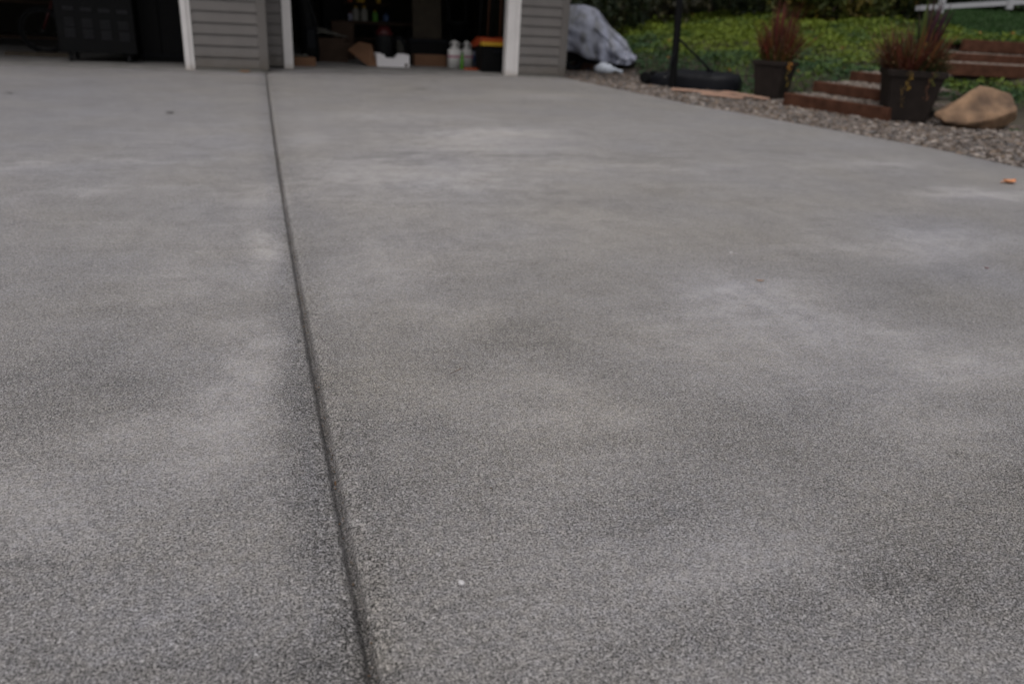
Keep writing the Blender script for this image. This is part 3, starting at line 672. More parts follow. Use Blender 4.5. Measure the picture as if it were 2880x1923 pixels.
ch = UVT('tall_cabinet', 'plain black tall cabinet beside the white trim of the left bay', 'cabinet', (u0+u1)/2, v)
MB().box(-w/2, w/2, 0, .55, .06, 1.7, .015).build('body', 'black_plastic', ch)
for sx, nm in ((-w/4, 0), (w/4, 1)):
    d_ = MB().box(sx-w/4+.006, sx+w/4-.006, -.022, -.002, .1, 1.66, .006).build('door', 'dark_grey' if 0 else 'black', ch)
    MB().tube([(sx+(.5-nm)*w*.36, -.025, .8), (sx+(.5-nm)*w*.36, -.05, .82), (sx+(.5-nm)*w*.36, -.05, 1.0), (sx+(.5-nm)*w*.36, -.025, 1.02)], .007, 8).build('handle', 'dark_grey', d_)
MB().box(-w/2+.02, w/2-.02, .02, .5, 0, .058).build('plinth', 'black', ch)
# bicycle behind the rolling cabinet
vb = VL+1.55; pc = AV(122, 88, vb); rw = .27
bk = UVT('bicycle', 'small dark red bicycle with black tyres half hidden behind the rolling cabinet', 'bicycle', pc[0], vb)
for dx in (0, .95):
    wh = MB().torus((dx, 0, rw+.005), rw-.022, .022).build('wheel', 'black', bk, True); wh.name = 'wheel'
    MB().torus((dx, 0, rw+.005), rw-.052, .009, n=36, m=6).build('rim', 'dark_grey', wh, True)
    sp = MB(); sp.lathe([(.018, -.04), (.018, .04)], (dx, 0, rw+.005), 10, 'y')
    for q in range(20):
        a_ = q*math.pi/10; sp.tube([(dx, .015*(-1)**q, rw+.005), (dx+(rw-.055)*math.cos(a_), 0, rw+.005+(rw-.055)*math.sin(a_))], .0012, 4)
    sp.build('spokes', 'dark_grey', wh)
fr = MB(); zc = rw+.005
for a_, b_ in (((0, 0, zc), (.15, 0, .62)), ((.15, 0, .62), (.18, 0, .72)), ((.16, 0, .64), (.52, 0, .28)), ((.17, 0, .70), (.62, 0, .6)), ((.52, 0, .28), (.65, 0, .72)), ((.52, .03, .28), (.95, .03, zc)), ((.52, -.03, .28), (.95, -.03, zc)), ((.62, .02, .6), (.95, .03, zc)), ((.62, -.02, .6), (.95, -.03, zc))):
    fr.tube([a_, b_], .014, 8)
fr.build('frame', 'dark_red', bk, True)
MB().tube([(.18, 0, .72), (.16, 0, .8), (.14, -.1, .84), (.2, -.26, .85)], .011, 8).tube([(.16, 0, .8), (.14, .1, .84), (.2, .26, .85)], .011, 8).build('handlebar', 'dark_grey', bk)
MB().box(.56, .80, -.06, .06, .72, .77, .02).build('saddle', 'black', bk)
MB().lathe([(.01, -.004), (.07, -.004), (.07, .004), (.01, .004)], (.52, -.05, .28), 20, 'y').tube([(.52, -.06, .28), (.42, -.06, .16), (.42, -.13, .16)], .008, 8).build('crank', 'steel', bk)
p0, p1 = GU(14, 158), GU(196, 166); o = MB().box(p0[0], p1[0], p0[1]-.02, p0[1]+.12, .009, .05, .004).build('board', 'plywood'); o.rotation_euler = (0, 0, A)
tag(o, 'pale wooden board lying on the floor under the bicycle', 'board')
vv = VL+2.3; pa = AV(118, 20, vv); o = MB().box(pa[0]-.1, pa[0]+.12, vv, vv+.15, .9, 1.7, .02).build('hanging_jacket', 'dark_red'); o.rotation_euler = (0, 0, A)
o_s = UVT('storage_shelf', 'dark storage shelf behind the bicycle in the left bay', 'shelf', AV(60, 60, VL+3)[0], VL+3.0)
bpy.data.objects.remove(o)
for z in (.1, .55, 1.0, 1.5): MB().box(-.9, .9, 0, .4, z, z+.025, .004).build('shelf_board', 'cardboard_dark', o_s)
for sx in (-.88, .86):
    for sy in (.0, .37): MB().box(sx, sx+.03, sy-.001, sy+.03, 0, 1.55).build('upright', 'dark_grey', o_s)
def carton(name, label, u, v, w_, d_, h_, m='cardboard', z=.008, rz=0, group=None, flaps=False):
    t = UVT(name, label, 'box', u, v, z, rz, group)
    b = MB(); th = .006
    b.box(-w_/2, w_/2, 0, d_, 0, h_, .004); b.build('carton', m, t)
    MB().box(-w_/2+.002, w_/2-.002, d_/2-.025, d_/2+.025, h_+.0005, h_+.002).build('tape', 'plywood', t)
    if flaps:
        f = MB(); f.add([(-w_/2, 0, h_), (w_/2, 0, h_), (w_/2, -.1, h_+.09), (-w_/2, -.1, h_+.09)], [(0, 1, 2, 3)]); f.build('flap', m, t, solid=.005)
    return t
us = AV(35, 35, VL+3)[0]
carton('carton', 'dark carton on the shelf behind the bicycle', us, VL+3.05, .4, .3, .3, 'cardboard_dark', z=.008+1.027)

# ------------------------------------------------------------------ things in the right bay
def pu(px, v): return AV(px, 150, v)[0]
def pz(px, py, v): return AV(px, py, v)[2]
VG = GU(1106, 191)[1]; print('VG', VG, VR)
# white tray with a dip in its front
c = GU(1106, 191); v = c[1]; u0, u1 = pu(1060, v), pu(1151, v); w = u1-u0; hh_ = pz(1072, 155, v)
t = UVT('white_tray_box', 'white cardboard tray with a dipped front on the garage floor', 'box', (u0+u1)/2, v)
def dip(y_):
    return MB().add([(x*w, y_, z*hh_) for x, z in [(-.5, 0), (.5, 0), (.5, 1), (.24, 1), (.13, .62), (-.20, .62), (-.29, 1), (-.5, 1)]], [(0, 1, 4, 5), (1, 2, 3, 4), (0, 5, 6, 7)])
dip(0).build('front', 'white_card', t, solid=.006); dip(.30).build('back', 'white_card', t, solid=.006)
for s_ in (-.5, .5): MB().box(s_*w-.003, s_*w+.003, .004, .296, 0, hh_).build('side', 'white_card', t)
MB().box(-w/2+.004, w/2-.004, .004, .296, 0, .006).build('bottom', 'white_card', t)
MB().box(w*.36, w*.44, -.006, -.004, .01, .05).build('printed_mark', 'cardboard_dark', t)
# brown long box right of it
c = GU(1212, 190); v = c[1]+.08; carton('long_box', 'long low brown cardboard box right of the white tray', pu(1212, v), v, pu(1256, v)-pu(1166, v), .3, pz(1212, 157, v))
# small box left
c = GU(858, 189); v = c[1]+.02; carton('small_box', 'small orange brown box just inside the left trim of the right bay', pu(857, v), v, pu(888, v)-pu(826, v), .25, pz(857, 163, v)*.95, rz=.08)
c2 = v; o = MB()
Pg = [[((x-.5)*.2+pu(845, v), v+.06+.14*y_, pz(857, 163, v)+.012+.03*abs(vnoise(x, y_, 1, 4))) for x in np.linspace(0, 1, 9)] for y_ in np.linspace(0, 1, 8)]
o.grid(Pg); ob = o.build('rag', 'pale_cloth', None, True, solid=.006); ob.rotation_euler = (0, 0, A); tag(ob, 'pale rag crumpled on top of the small orange brown box', 'rag')
# cardboard panel leaning with a pointed foot
v = VG-.02
t = UVT('cardboard_sheet', 'brown cardboard sheet leaning, its corner reaching the floor left of the white tray', 'cardboard', pu(1025, v), v)
uc = pu(1025, v)
pts = [(978, 143, .45), (1010, 120, .5), (1045, 128, .35), (1062, 190, .0), (1035, 191, 0.0)]
vs_ = []
for px, py, dv in pts: q = AV(px, py, v+dv); vs_.append((q[0]-uc, dv, max(q[2], .005)))
MB().add(vs_, [(0, 1, 2), (0, 2, 4), (2, 3, 4)]).build('sheet', 'cardboard', t, solid=.008)
# flattened cardboard heap and grey drop cloth on it
v = VG+.55; uc = pu(920, v)
t = UVT('cardboard_stack', 'stack of flattened dark cardboard under a grey drop cloth', 'cardboard', uc, v)
wl = pu(985, v)-pu(866, v)
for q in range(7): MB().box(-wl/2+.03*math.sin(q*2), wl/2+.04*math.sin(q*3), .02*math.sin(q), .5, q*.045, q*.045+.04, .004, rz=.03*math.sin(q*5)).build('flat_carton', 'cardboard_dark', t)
def clothmesh(uc, w_, d_, z0, hgt, seed):
    Pg = []
    for i in range(22):
        r_ = []
        for j in range(34):
            x = (j/33-.5)*w_; y_ = (i/21)*d_; k_ = vnoise(x, y_, seed, 3.2)+.4*vnoise(x, y_, seed, 9)
            env = math.exp(-((x+w_*.05)/(w_*.33))**2)*math.sin(math.pi*min(1, .15+.85*i/21))
            r_.append((x, y_-.02, z0+hgt*max(0, env*(.75+.5*k_))+.02*abs(k_)))
        Pg.append(r_)
    return Pg
ob = MB().grid(clothmesh(0, wl*1.02, .5, .33, .14, 2)).build('drop_cloth', 'pale_cloth', None, True, solid=.004); ob.location = [float(q) for q in xy((uc, v, .008))]; ob.rotation_euler = (0, 0, A)
tag(ob, 'grey drop cloth heaped over the flattened cardboard', 'cloth')
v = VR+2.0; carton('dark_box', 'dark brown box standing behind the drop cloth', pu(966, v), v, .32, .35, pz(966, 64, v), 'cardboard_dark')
# black panel, leaning bag, bench with bottles
v = VR+3.4; uc = pu(948, v)
t = UVT('black_chest', 'tall black chest behind the drop cloth against the back', 'chest', uc, v)
w = pu(985, v)-pu(912, v)
MB().box(-w/2, w/2, 0, .5, .03, pz(948, 5, v), .01).build('body', 'black', t)
for q in range(5): MB().box(-w/2+.02, w/2-.02, -.016, -.002, .1+q*.19, .27+q*.19, .005).build('drawer', 'black', t)
MB().box(-w/2+.03, w/2-.03, .03, .46, 0, .028).build('plinth', 'black', t)
v = VR+1.3; uc = pu(862, v)
t = UVT('golf_bag', 'tall black bag leaning by the inner wall left of the drop cloth', 'bag', uc, v)
MB().tube([(.06, 0, 0), (.05, .02, .12), (.02, .06, .6), (-.06, .1, 1.0), (-.08, .1, 1.06)], [.10, .13, .13, .11, .10], 16).build('body', 'black', t, True)
MB().tube([(.10, -.06, .25), (.14, -.08, .5), (.02, .0, .9)], .015, 8).build('strap', 'dark_grey', t)
MB().box(-.02, .14, -.12, -.05, .18, .45, .03).build('pocket', 'black_plastic', t)
v = VR+2.9; uc = pu(1055, v); zb = pz(1020, 62, v)
t = UVT('workbench', 'dark workbench at the back of the right bay holding the bottles', 'bench', uc, v)
MB().box(-.55, .65, 0, .6, zb-.04, zb, .005).build('bench_top', 'cardboard_dark', t)
for sx in (-.5, .55):
    for sy in (.03, .5): MB().box(sx, sx+.06, sy, sy+.06, 0, zb-.041).build('leg', 'black', t)
MB().box(-.5, .6, .05, .55, .25, .27).build('shelf', 'cardboard_dark', t)
def bottle(name, label, px, pyt, v, r_, m, capm, zb_, group='bottles on the workbench', cat='bottle', lab=None):
    h_ = max(.12, pz(px, pyt, v)-zb_-.008); t = UVT(name, label, cat, pu(px, v), v, zb_+.009, 0, group)
    MB().lathe([(.001, 0), (r_*.92, 0), (r_, .008), (r_, h_*.62), (r_*.9, h_*.72), (r_*.42, h_*.86), (r_*.38, h_*.9), (.001, h_*.9)], n=20).build('body', m, t, True)
    MB().lathe([(.001, h_*.88), (r_*.46, h_*.88), (r_*.46, h_), (.001, h_)], n=16).build('cap', capm, t, True)
    if lab: MB().lathe([(r_*1.01, h_*.18), (r_*1.012, h_*.2), (r_*1.012, h_*.52), (r_*1.01, h_*.54)], n=20).build('label_band', lab, t, True)
    return t
v = VR+3.05
bottle('bottle', 'off white bottle, left of the pale pair on the workbench', 1003, 18, v, .055, 'dim_plastic', 'yellow_plastic', zb)
bottle('bottle', 'off white bottle, right of the pale pair on the workbench', 1026, 18, v, .055, 'dim_plastic', 'yellow_plastic', zb)
bottle('bottle', 'small grey bottle left of the pale pair on the workbench', 987, 36, v, .035, 'lavender_plastic', 'orange_plastic', zb)
bottle('bottle', 'green bottle right of the pale pair on the workbench', 1056, 30, v, .045, 'green_plastic', 'yellow_plastic', zb)
bottle('bottle', 'blue bottle, rightmost on the workbench', 1086, 38, v, .045, 'blue_plastic', 'blue_plastic', zb)
# wall shelf above with orange and yellow tins
vs2 = VR+3.25; zs = pz(1010, 8, vs2)
t = UVT('wall_shelf', 'small dark shelf above the workbench bottles', 'shelf', pu(1030, vs2), vs2)
MB().box(-.35, .4, 0, .25, zs-.03, zs-.005).build('shelf_board', 'cardboard_dark', t)
for sx in (-.33, .36): MB().box(sx, sx+.02, .01, .24, .0, zs-.032).build('upright', 'black', t)
for px, m, lb in ((988, 'orange_plastic', 'orange tin at the top edge, leftmost over the pale bottles'), (1012, 'yellow_plastic', 'yellow tin at the top edge over the pale bottles'), (1023, 'yellow_plastic', 'yellow tin beside the first one, nearer the green bottle'), (1066, 'yellow_plastic', 'yellow tin at the top edge over the green bottle')):
    t = UVT('tin', lb, 'tin', pu(px, vs2+.1), vs2+.1, zs+.004, 0, 'tins on the small shelf')
    MB().lathe([(.001, 0), (.035, 0), (.035, .13), (.001, .13)], n=18).build('can', m, t); MB().lathe([(.001, .131), (.03, .131), (.03, .14), (.001, .14)], n=18).build('lid', 'dark_grey', t)
# shop vacuum
v = VG+.5; uc = pu(1084, v); r_ = (pu(1108, v)-pu(1060, v))/2; ht = pz(1084, 78, v)
t = UVT('shop_vacuum', 'dark drum vacuum with a dark red lid behind the white tray', 'vacuum', uc, v+r_)
MB().lathe([(.001, .06), (r_*.86, .06), (r_*.95, .08), (r_, ht*.75), (r_*1.03, ht*.78)], n=28).build('drum', 'dark_grey', t, True)
MB().lathe([(.001, ht*.77), (r_*1.06, ht*.77), (r_*1.06, ht*.84), (r_*.75, ht*.9), (r_*.7, ht*1.0), (.001, ht)], n=28).build('lid', 'dark_red', t, True)
MB().tube([(-.07, 0, ht*.98), (-.07, 0, ht+.06), (.07, 0, ht+.06), (.07, 0, ht*.98)], .012, 8).build('handle', 'black', t)
for q in range(4): a_ = q*math.pi/2+.7; MB().lathe([(.001, -.015), (.03, -.015), (.03, .015), (.001, .015)], (r_*.8*math.cos(a_), r_*.8*math.sin(a_), .03), 14, 'x').build('caster', 'black', t)
MB().tube([(r_*.9, -.05, ht*.6), (r_*1.7, -.12, ht*.75), (r_*2.4, -.1, ht*.5), (r_*2.2, -.05, ht*.2), (r_*1.6, -.1, .03)], .025, 12).build('hose', 'black_plastic', t, True)
v = VG+.9; t = UVT('paint_bucket', 'pale round bucket behind the vacuum hose', 'bucket', pu(1131, v), v)
zt_ = pz(1131, 94, v); MB().lathe([(.001, 0), (.085, 0), (.10, .3), (.10, .31), (.001, .31)], n=24).build('pail', 'pale_cloth', t, True)
MB().torus((0, 0, .315), .095, .006, 'z').build('rim', 'dark_grey', t, True); t.location.z = .008
# dark tote, leaning panel
v = VG+.55; uc = pu(1205, v)
t = UVT('dark_tote', 'long black tote behind the long brown box', 'tote', uc, v); w = pu(1262, v)-pu(1152, v); h_ = pz(1205, 114, v)
MB().box(-w/2, w/2, 0, .4, .0, h_*.9, .02, taper=.03).build('tub', 'black', t); MB().box(-w/2-.012, w/2+.012, -.012, .412, h_*.9+.001, h_, .012).build('lid', 'black_plastic', t)
v = VG+1.4; uc = pu(1200, v)
t = UVT('wallboard_sheet', 'brown grey wallboard panel leaning behind the black tote', 'panel', uc, v)
MB().add([(-.2, 0, 0), (.24, 0, 0), (.24, .25, 1.35), (-.2, .25, 1.35)], [(0, 1, 2, 3)]).build('sheet', 'plywood', t, solid=.015)
v = VR+2.2; t = UVT('garden_spreader', 'black wheeled spreader standing in the dark behind the white jugs', 'cart', pu(1290, v), v)
MB().lathe([(.06, .3), (.2, .55), (.22, .6), (.2, .6), (.05, .32)], n=24).build('hopper', 'black', t, True)
for sx in (-.2, .2): MB().torus((0, 0, 0), .13, .03).build('wheel', 'black_plastic', t, True).matrix_local = Matrix.Translation((sx, 0, .16)) @ Matrix.Rotation(R(90), 4, 'Z')
MB().tube([(-.12, 0, .3), (-.15, .3, 1.1), (.15, .3, 1.1), (.12, 0, .3)], .014, 8).tube([(-.2, 0, .16), (.2, 0, .16)], .012, 8).tube([(-.1, 0, .32), (-.1, 0, .16)], .014, 8).tube([(.1, 0, .32), (.1, 0, .16)], .014, 8).build('frame', 'dark_grey', t)
# white jugs
for px, x0, x1, pyt, pyb, lb, bandm in ((1281, 1264, 1299, 118, 195, 'white handled jug with a pink band, left of the two', 'pink_label'), (1315, 1300, 1331, 120, 194, 'white handled jug beside the green bottle, right of the two', 'pink_label')):
    c = GU(px, pyb); v = c[1]; w = pu(x1, v)-pu(x0, v); h_ = pz(px, pyt, v)
    t = UVT('jug', lb, 'jug', pu(px, v), v, .008, 0, 'white handled jugs on the garage floor')
    MB().box(-w/2, w/2, 0, w*.8, 0, h_*.72, w*.16).build('body', 'white_plastic', t, True)
    MB().box(-w*.502, w*.502, -.001, w*.802, h_*.40, h_*.47, 0).build('label_band', bandm, t)
    MB().lathe([(w*.3, h_*.715), (w*.22, h_*.8), (w*.14, h_*.84), (.001, h_*.84)], (0, w*.4, 0), 18).build('neck', 'white_plastic', t, True)
    MB().lathe([(.001, h_*.84), (w*.16, h_*.84), (w*.16, h_*.95), (.001, h_*.95)], (0, w*.4, 0), 18).build('cap', 'white_plastic', t, True)
    MB().tube([(-w*.36, w*.4, h_*.7), (-w*.34, w*.4, h_*.92), (0, w*.4, h_*1.0), (w*.34, w*.4, h_*.92), (w*.36, w*.4, h_*.7)], w*.055, 8).build('handle', 'white_plastic', t, True)
c = GU(1300, 197); v = c[1]-.02
t = UVT('green_bottle', 'slim green bottle standing between the two white jugs', 'bottle', pu(1300, v), v)
h_ = pz(1300, 150, v)
MB().lathe([(.001, 0), (.024, 0), (.026, .01), (.026, h_*.7), (.012, h_*.85), (.012, h_*.9), (.001, h_*.9)], n=18).build('body', 'green_plastic', t, True); MB().lathe([(.001, h_*.88), (.014, h_*.88), (.014, h_), (.001, h_)], n=12).build('cap', 'green_plastic', t, True)
c = GU(1342, 190); v = c[1]+.06
t = UVT('spray_bottle', 'lavender spray bottle with an orange head beside the black tote', 'bottle', pu(1343, v), v); h_ = pz(1343, 128, v); w = (pu(1357, v)-pu(1330, v))/2
MB().lathe([(.001, 0), (w, 0), (w, h_*.6), (w*.6, h_*.72), (w*.3, h_*.8), (.001, h_*.8)], n=20).build('body', 'lavender_plastic', t, True)
MB().lathe([(w*1.01, h_*.2), (w*1.015, h_*.21), (w*1.015, h_*.5), (w*1.01, h_*.52)], n=20).build('label_band', 'blue_plastic', t, True)
MB().lathe([(.001, h_*.78), (w*.42, h_*.78), (w*.42, h_*.88), (.001, h_*.88)], n=14).box(-w*1.3, w*.6, -w*.25, w*.25, h_*.88, h_*1.0, .006).build('spray_head', 'orange_plastic', t)
# orange tray on the floor
c = GU(1333, 200); v = c[1]; w = pu(1362, v)-pu(1308, v)
t = UVT('orange_tray', 'flat orange red tray on the floor at the foot of the spray bottle', 'tray', pu(1335, v), v-.02)
MB().box(-w/2, w/2, 0, .09, 0, .008, .003).build('bottom', 'orange_plastic', t)
for a_, b_, c_, d_ in ((-w/2, w/2, -.004, 0), (-w/2, w/2, .09, .094), (-w/2-.004, -w/2, -.004, .094), (w/2, w/2+.004, -.004, .094)): MB().box(a_, b_, c_, d_, 0, .028).build('rim', 'orange_plastic', t)
# black tote with yellow lid, orange sheet on top
c = GU(1390, 206); v = c[1]; u0, u1 = pu(1356, v), pu(1424, v)+.12; w = u1-u0; uc = (u0+u1)/2; hl = pz(1390, 132, v)
t = UVT('storage_tote', 'black storage tote with a yellow lid behind the right trim', 'tote', uc, v)
MB().box(-w/2, w/2, 0, .42, 0, hl, .02, taper=.018).build('tub', 'black', t)
MB().box(-w/2-.018, w/2+.018, -.018, .44, hl+.001, hl+.045, .014).build('lid', 'yellow_plastic', t)
for s_ in (-1,): MB().box(-w*.12, w*.12, -.012, .0, hl*.72, hl*.84, .004).build('handle', 'black_plastic', t)
t2 = UVT('folded_tarp', 'orange red folded sheet lying over the yellow lid and hanging down its left side', 'sheet', uc, v, .008+hl+.047)
Pg = []
for i in range(10):
    r2 = []
    for j in range(24):
        x = -w/2-.07+(w+.05)*j/23; y_ = .06+.35*i/9; z = .045+.012*vnoise(x, y_, 4, 9)
        if x < -w/2+.02: k_ = (-w/2+.02-x); z -= 1.1*k_
        r2.append((x, y_, z))
    Pg.append(r2)
MB().grid(Pg).build('top_layer', 'red_lid', t2, True, solid=.01)
MB().box(-w/2+.01, w/2, .05, .4, 0, .034, .01).build('folds', 'orange_plastic', t2)
# long tools against the right inner wall
for i, (px, m, lb, r_) in enumerate(((1411, 'wood_handle', 'orange brown wooden pole leaning just left of the right trim', .016), (1381, 'wood_handle', 'dark wooden pole leaning behind the yellow lidded tote, second from the trim', .012), (1362, 'dark_grey', 'thin grey rod leaning behind the yellow lidded tote, farthest left of the leaning poles', .01), (1397, 'dark_grey', 'grey metal rod leaning between the two wooden poles', .01))):
    v = VR+.75+.12*i; t = UVT('leaning_pole', lb, 'pole', pu(px, v)-.1, v, .008, 0, 'poles leaning in the right bay')
    MB().tube([(.06-.03*i, 0, .0), (.10, .1, 1.9)], r_, 10).build('shaft', m, t, True)
    MB().box(-.08, .14, -.02, .02, 1.9, 1.98, .008).build('head', 'dark_grey', t)

# ------------------------------------------------------------------ covered machine beside the garage
yt = 13.3
def T(px, py, dy=0): return AY(px, py, yt+dy)
top = [(1500, 40), (1560, 19), (1600, 15), (1640, 14), (1678, 26), (1696, 52), (1718, 80), (1742, 101), (1760, 116), (1768, 134), (1776, 152), (1790, 158)]
bot = [(1500, 150), (1560, 140), (1600, 143), (1640, 158), (1668, 168), (1690, 174), (1712, 176), (1735, 178), (1752, 181), (1766, 181), (1780, 174), (1790, 166)]
org = np.array([T(1680, 200)[0], yt, 0.])
cv = thing('covered_machine', 'garden machine under a weathered grey silver tarp beside the garage corner', 'covered machine', (org[0], org[1], -.02))
Pg = []; NT = 44; NA = 40
tx = np.linspace(0, 1, len(top)); tops = np.array(top, float); bots = np.array(bot, float)
for i in range(NT):
    s_ = i/(NT-1); tp_ = (np.interp(s_, tx, tops[:, 0]), np.interp(s_, tx, tops[:, 1])); bp_ = (np.interp(s_, tx, bots[:, 0]), np.interp(s_, tx, bots[:, 1]))
    a_ = T(*tp_); b_ = T(*bp_); hw = .40*(1-.55*s_**2)*(1-.7*max(0, s_-.93)/.07)
    r2 = []
    for j in range(NA):
        q = j/(NA-1)*2-1           # -1 front hem .. 0 ridge .. 1 back hem
        yo = hw*math.copysign(min(1, abs(q)*1.5)**.8, q); dn = max(0, abs(q)-.22)/.78
        fold = 1+.15*math.sin(s_*38+3*q)*dn*math.exp(-((s_-.5)/.6)**2)
        z = a_[2]*(1-dn**1.1)+b_[2]*dn**1.1; x = a_[0]*(1-dn)+b_[0]*dn
        nz = vnoise(x*1.0, q*1.4, 3, 5)*.05+vnoise(x, q*2, 9, 13)*.02
        r2.append((x-org[0]+nz*.5, (yo*fold+nz*1.2)*(1 if q < 0 else .8), z+.02+.25*nz*dn))
    Pg.append(r2)
MB().grid(Pg).build('tarp_cover', 'tarp', cv, True, solid=.004)
# a dark fold line and cord
MB().tube([(T(1665, 75)[0]-org[0], -.36, T(1665, 75)[2]), (T(1700, 105)[0]-org[0], -.37, T(1700, 105)[2]), (T(1722, 130)[0]-org[0], -.34, T(1722, 135)[2]), (T(1730, 160)[0]-org[0], -.34, T(1730, 160)[2])], .008, 6).build('cord', 'dark_grey', cv)
xa, xb = T(1570, 170)[0]-org[0], T(1750, 170)[0]-org[0]
MB().box(xa, xb, -.22, .22, .13, .34, .03).build('chassis', 'black', cv)
for x in (xa+.22, xb-.2):
    for y_ in (-.24, .24): MB().torus((0, 0, 0), .11, .045).build('wheel', 'black_plastic', cv, True).matrix_local = Matrix.Translation((x, y_, .155))
# things under and before it
c = G(1622, 188); e2 = G(1683, 199)
t = thing('firewood_log', 'pinkish brown log end lying under the tarp beside the white bag', 'log', (c[0]+.18, c[1]-.6, .05), -.25)
lg = MB(); lg.tube([(-.28, 0, .065), (-.1, .01, .07), (.12, 0, .06), (.24, .0, .055)], [.06, .062, .058, .052], 14)
lg.build('bark_body', 'log_wood', t); MB().lathe([(.001, 0), (.05, 0), (.05, .004), (.001, .004)], (.241, 0, .055), 14, 'x').build('cut_end', 'plank', t)
t.location.z = 0
c = G(1708, 207)
ob = MB()
for k_, (dx, dy, r3) in enumerate([((0), 0, (.15, .11, .09)), ]):
    o_ = []
    nU, nV = 22, 12
    for i in range(nV+1):
        ph_ = math.pi*i/nV-math.pi/2
        o_.append([(r3[0]*math.cos(ph_)*math.cos(a_)*(1+.18*vnoise(math.cos(a_), math.sin(a_), ph_, 2.3)), r3[1]*math.cos(ph_)*math.sin(a_)*(1+.2*vnoise(math.cos(a_), math.sin(a_), ph_, 3)), max(-.6, math.sin(ph_))*r3[2]*(1+.25*vnoise(math.cos(a_), math.sin(a_), ph_+7, 2))+r3[2]*.6) for a_ in np.linspace(0, 2*math.pi, nU)])
    ob.grid(o_)
t = thing('plastic_bag', 'white filled plastic bag lying on the gravel below the tarp', 'bag', (c[0]-.05, c[1]+.03, 0), -.1)
ob.build('bag_body', 'bag_white', t, True)
MB().tube([(.13, 0, .07), (.20, .0, .05), (.26, .03, .03), (.28, .03, .015)], [.03, .018, .03, .012], 10).build('knot', 'bag_white', t, True)
for i, (px, py, m, w_, lb) in enumerate(((1607, 189, 'wood_handle', .12, 'small orange brown offcut at the foot of the garage corner'), (1655, 196, 'blue_plastic', .07, 'small blue scrap left of the log under the tarp'), (1640, 186, 'cardboard_dark', .2, 'dark block under the tarp left of the log'))):
    c = G(px, py); ob = MB().box(-w_/2, w_/2, -.05, .05, 0, .05+.03*i, .012).build(('offcut', 'scrap', 'block')[i], m); ob.location = (c[0], c[1], .0); ob.rotation_euler = (0, 0, .5*i)
    tag(ob, lb, ('offcut', 'scrap', 'block')[i])

# ------------------------------------------------------------------ basketball stand
fL, fR = G(1822, 235), G(2085, 258)
bp = G(1893, 250); bd = (fR-fL)[:2]; bl = np.hypot(*bd); ba = math.atan2(bd[1], bd[0])
bs = thing('basketball_stand', 'black portable basketball stand with square pole, strut and long low base tank', 'basketball stand', ((fL[0]+fR[0])/2, (fL[1]+fR[1])/2+.12, 0), ba)
Pg = []; bh = .21
for i, s_ in enumerate(np.linspace(-.5, .5, 25)):
    wv = .30*(1-abs(2*s_)**5*.45)*(1-.25*sm((-.28-s_)/.2)); ht = bh*(.72+.28*sm((s_+.32)/.14))*(1-.35*sm((abs(s_)-.44)/.07)); ht *= 1-.5*sm((-.36-s_)/.1)
    r2 = []
    for j in range(17):
        a_ = math.pi*j/16; cx_ = math.copysign(abs(math.cos(a_))**.5, math.cos(a_)); sz = math.sin(a_)**.45
        rib = 1-.06*(abs(math.sin(s_*bl*22)) > .9)
        r2.append((s_*bl, -cx_*wv, sz*ht*rib))
    Pg.append(r2)
tk = MB().grid(Pg)
n_ = len(tk.v); tk.f.append(tuple(range(17))); tk.f.append(tuple(24*17+j for j in range(17)))
tk.build('base_tank', 'black_plastic', bs, True)
MB().lathe([(.001, -.01), (.045, -.01), (.045, .03), (.001, .03)], (bl*.18, -.05, bh), 16).build('filler_cap', 'black', bs)
for s_ in (-1, 1): MB().lathe([(.001, -.022), (.06, -.022), (.075, -.012), (.075, .012), (.06, .022), (.001, .022)], n=24, axis='y').build('wheel', 'black', bs).matrix_local = Matrix.Translation((-bl*.5+.03, s_*.2, .078))
binv = Matrix.Rotation(-ba, 4, 'Z') @ Matrix.Translation((-bs.location[0], -bs.location[1], 0))
y0 = bp[1]+.1
def BL(p): return binv @ Vector([float(q) for q in p])
pb, ptop = AY(1893, 222, y0), AY(1912, 0, y0+.02); dirp = (ptop-pb)/np.linalg.norm(ptop-pb); dirp = dirp
pe = pb+dirp*2.9
def sq(a_, b_, r_, mb=None):
    mb = mb or MB(); a_, b_ = Vector(a_), Vector(b_); t_ = (b_-a_).normalized(); x_ = t_.cross(Vector((0, 1, 0))).normalized(); y__ = t_.cross(x_)
    vs_ = [p+x_*r_*i+y__*r_*j for p in (a_, b_) for i, j in ((-1, -.5), (-.5, -1), (.5, -1), (1, -.5), (1, .5), (.5, 1), (-.5, 1), (-1, .5))]
    return mb.add(vs_, [tuple(range(8)), tuple(range(8, 16))]+[(k, (k+1) % 8, 8+(k+1) % 8, 8+k) for k in range(8)])
sq(BL(pb-dirp*.1), BL(pe), .041).build('pole', 'black', bs)
s0, s1 = AY(1911, 111, y0-.01), AY(2003, 203, y0+.05)
sq(BL(s0), BL(s1), .014).build('strut', 'black_plastic', bs)
s0, s1 = AY(1897, 150, y0-.04), AY(1871, 218, y0-.1)
sq(BL(s0), BL(s1), .010).build('strut', 'steel' if 0 else 'black_plastic', bs)
MB().lathe([(.001, -.03), (.014, -.03), (.014, .03), (.001, .03)], tuple(BL(AY(1871, 216, y0-.12))), 12, 'y').build('bolt', 'steel', bs)
pbk = BL(pe); bb = MB().box(-.62, .62, -.02, .02, 0, .8, .01); bbo = bb.build('backboard', 'white_plastic', bs); bbo.location = pbk+Vector((0, -.06, -.35))
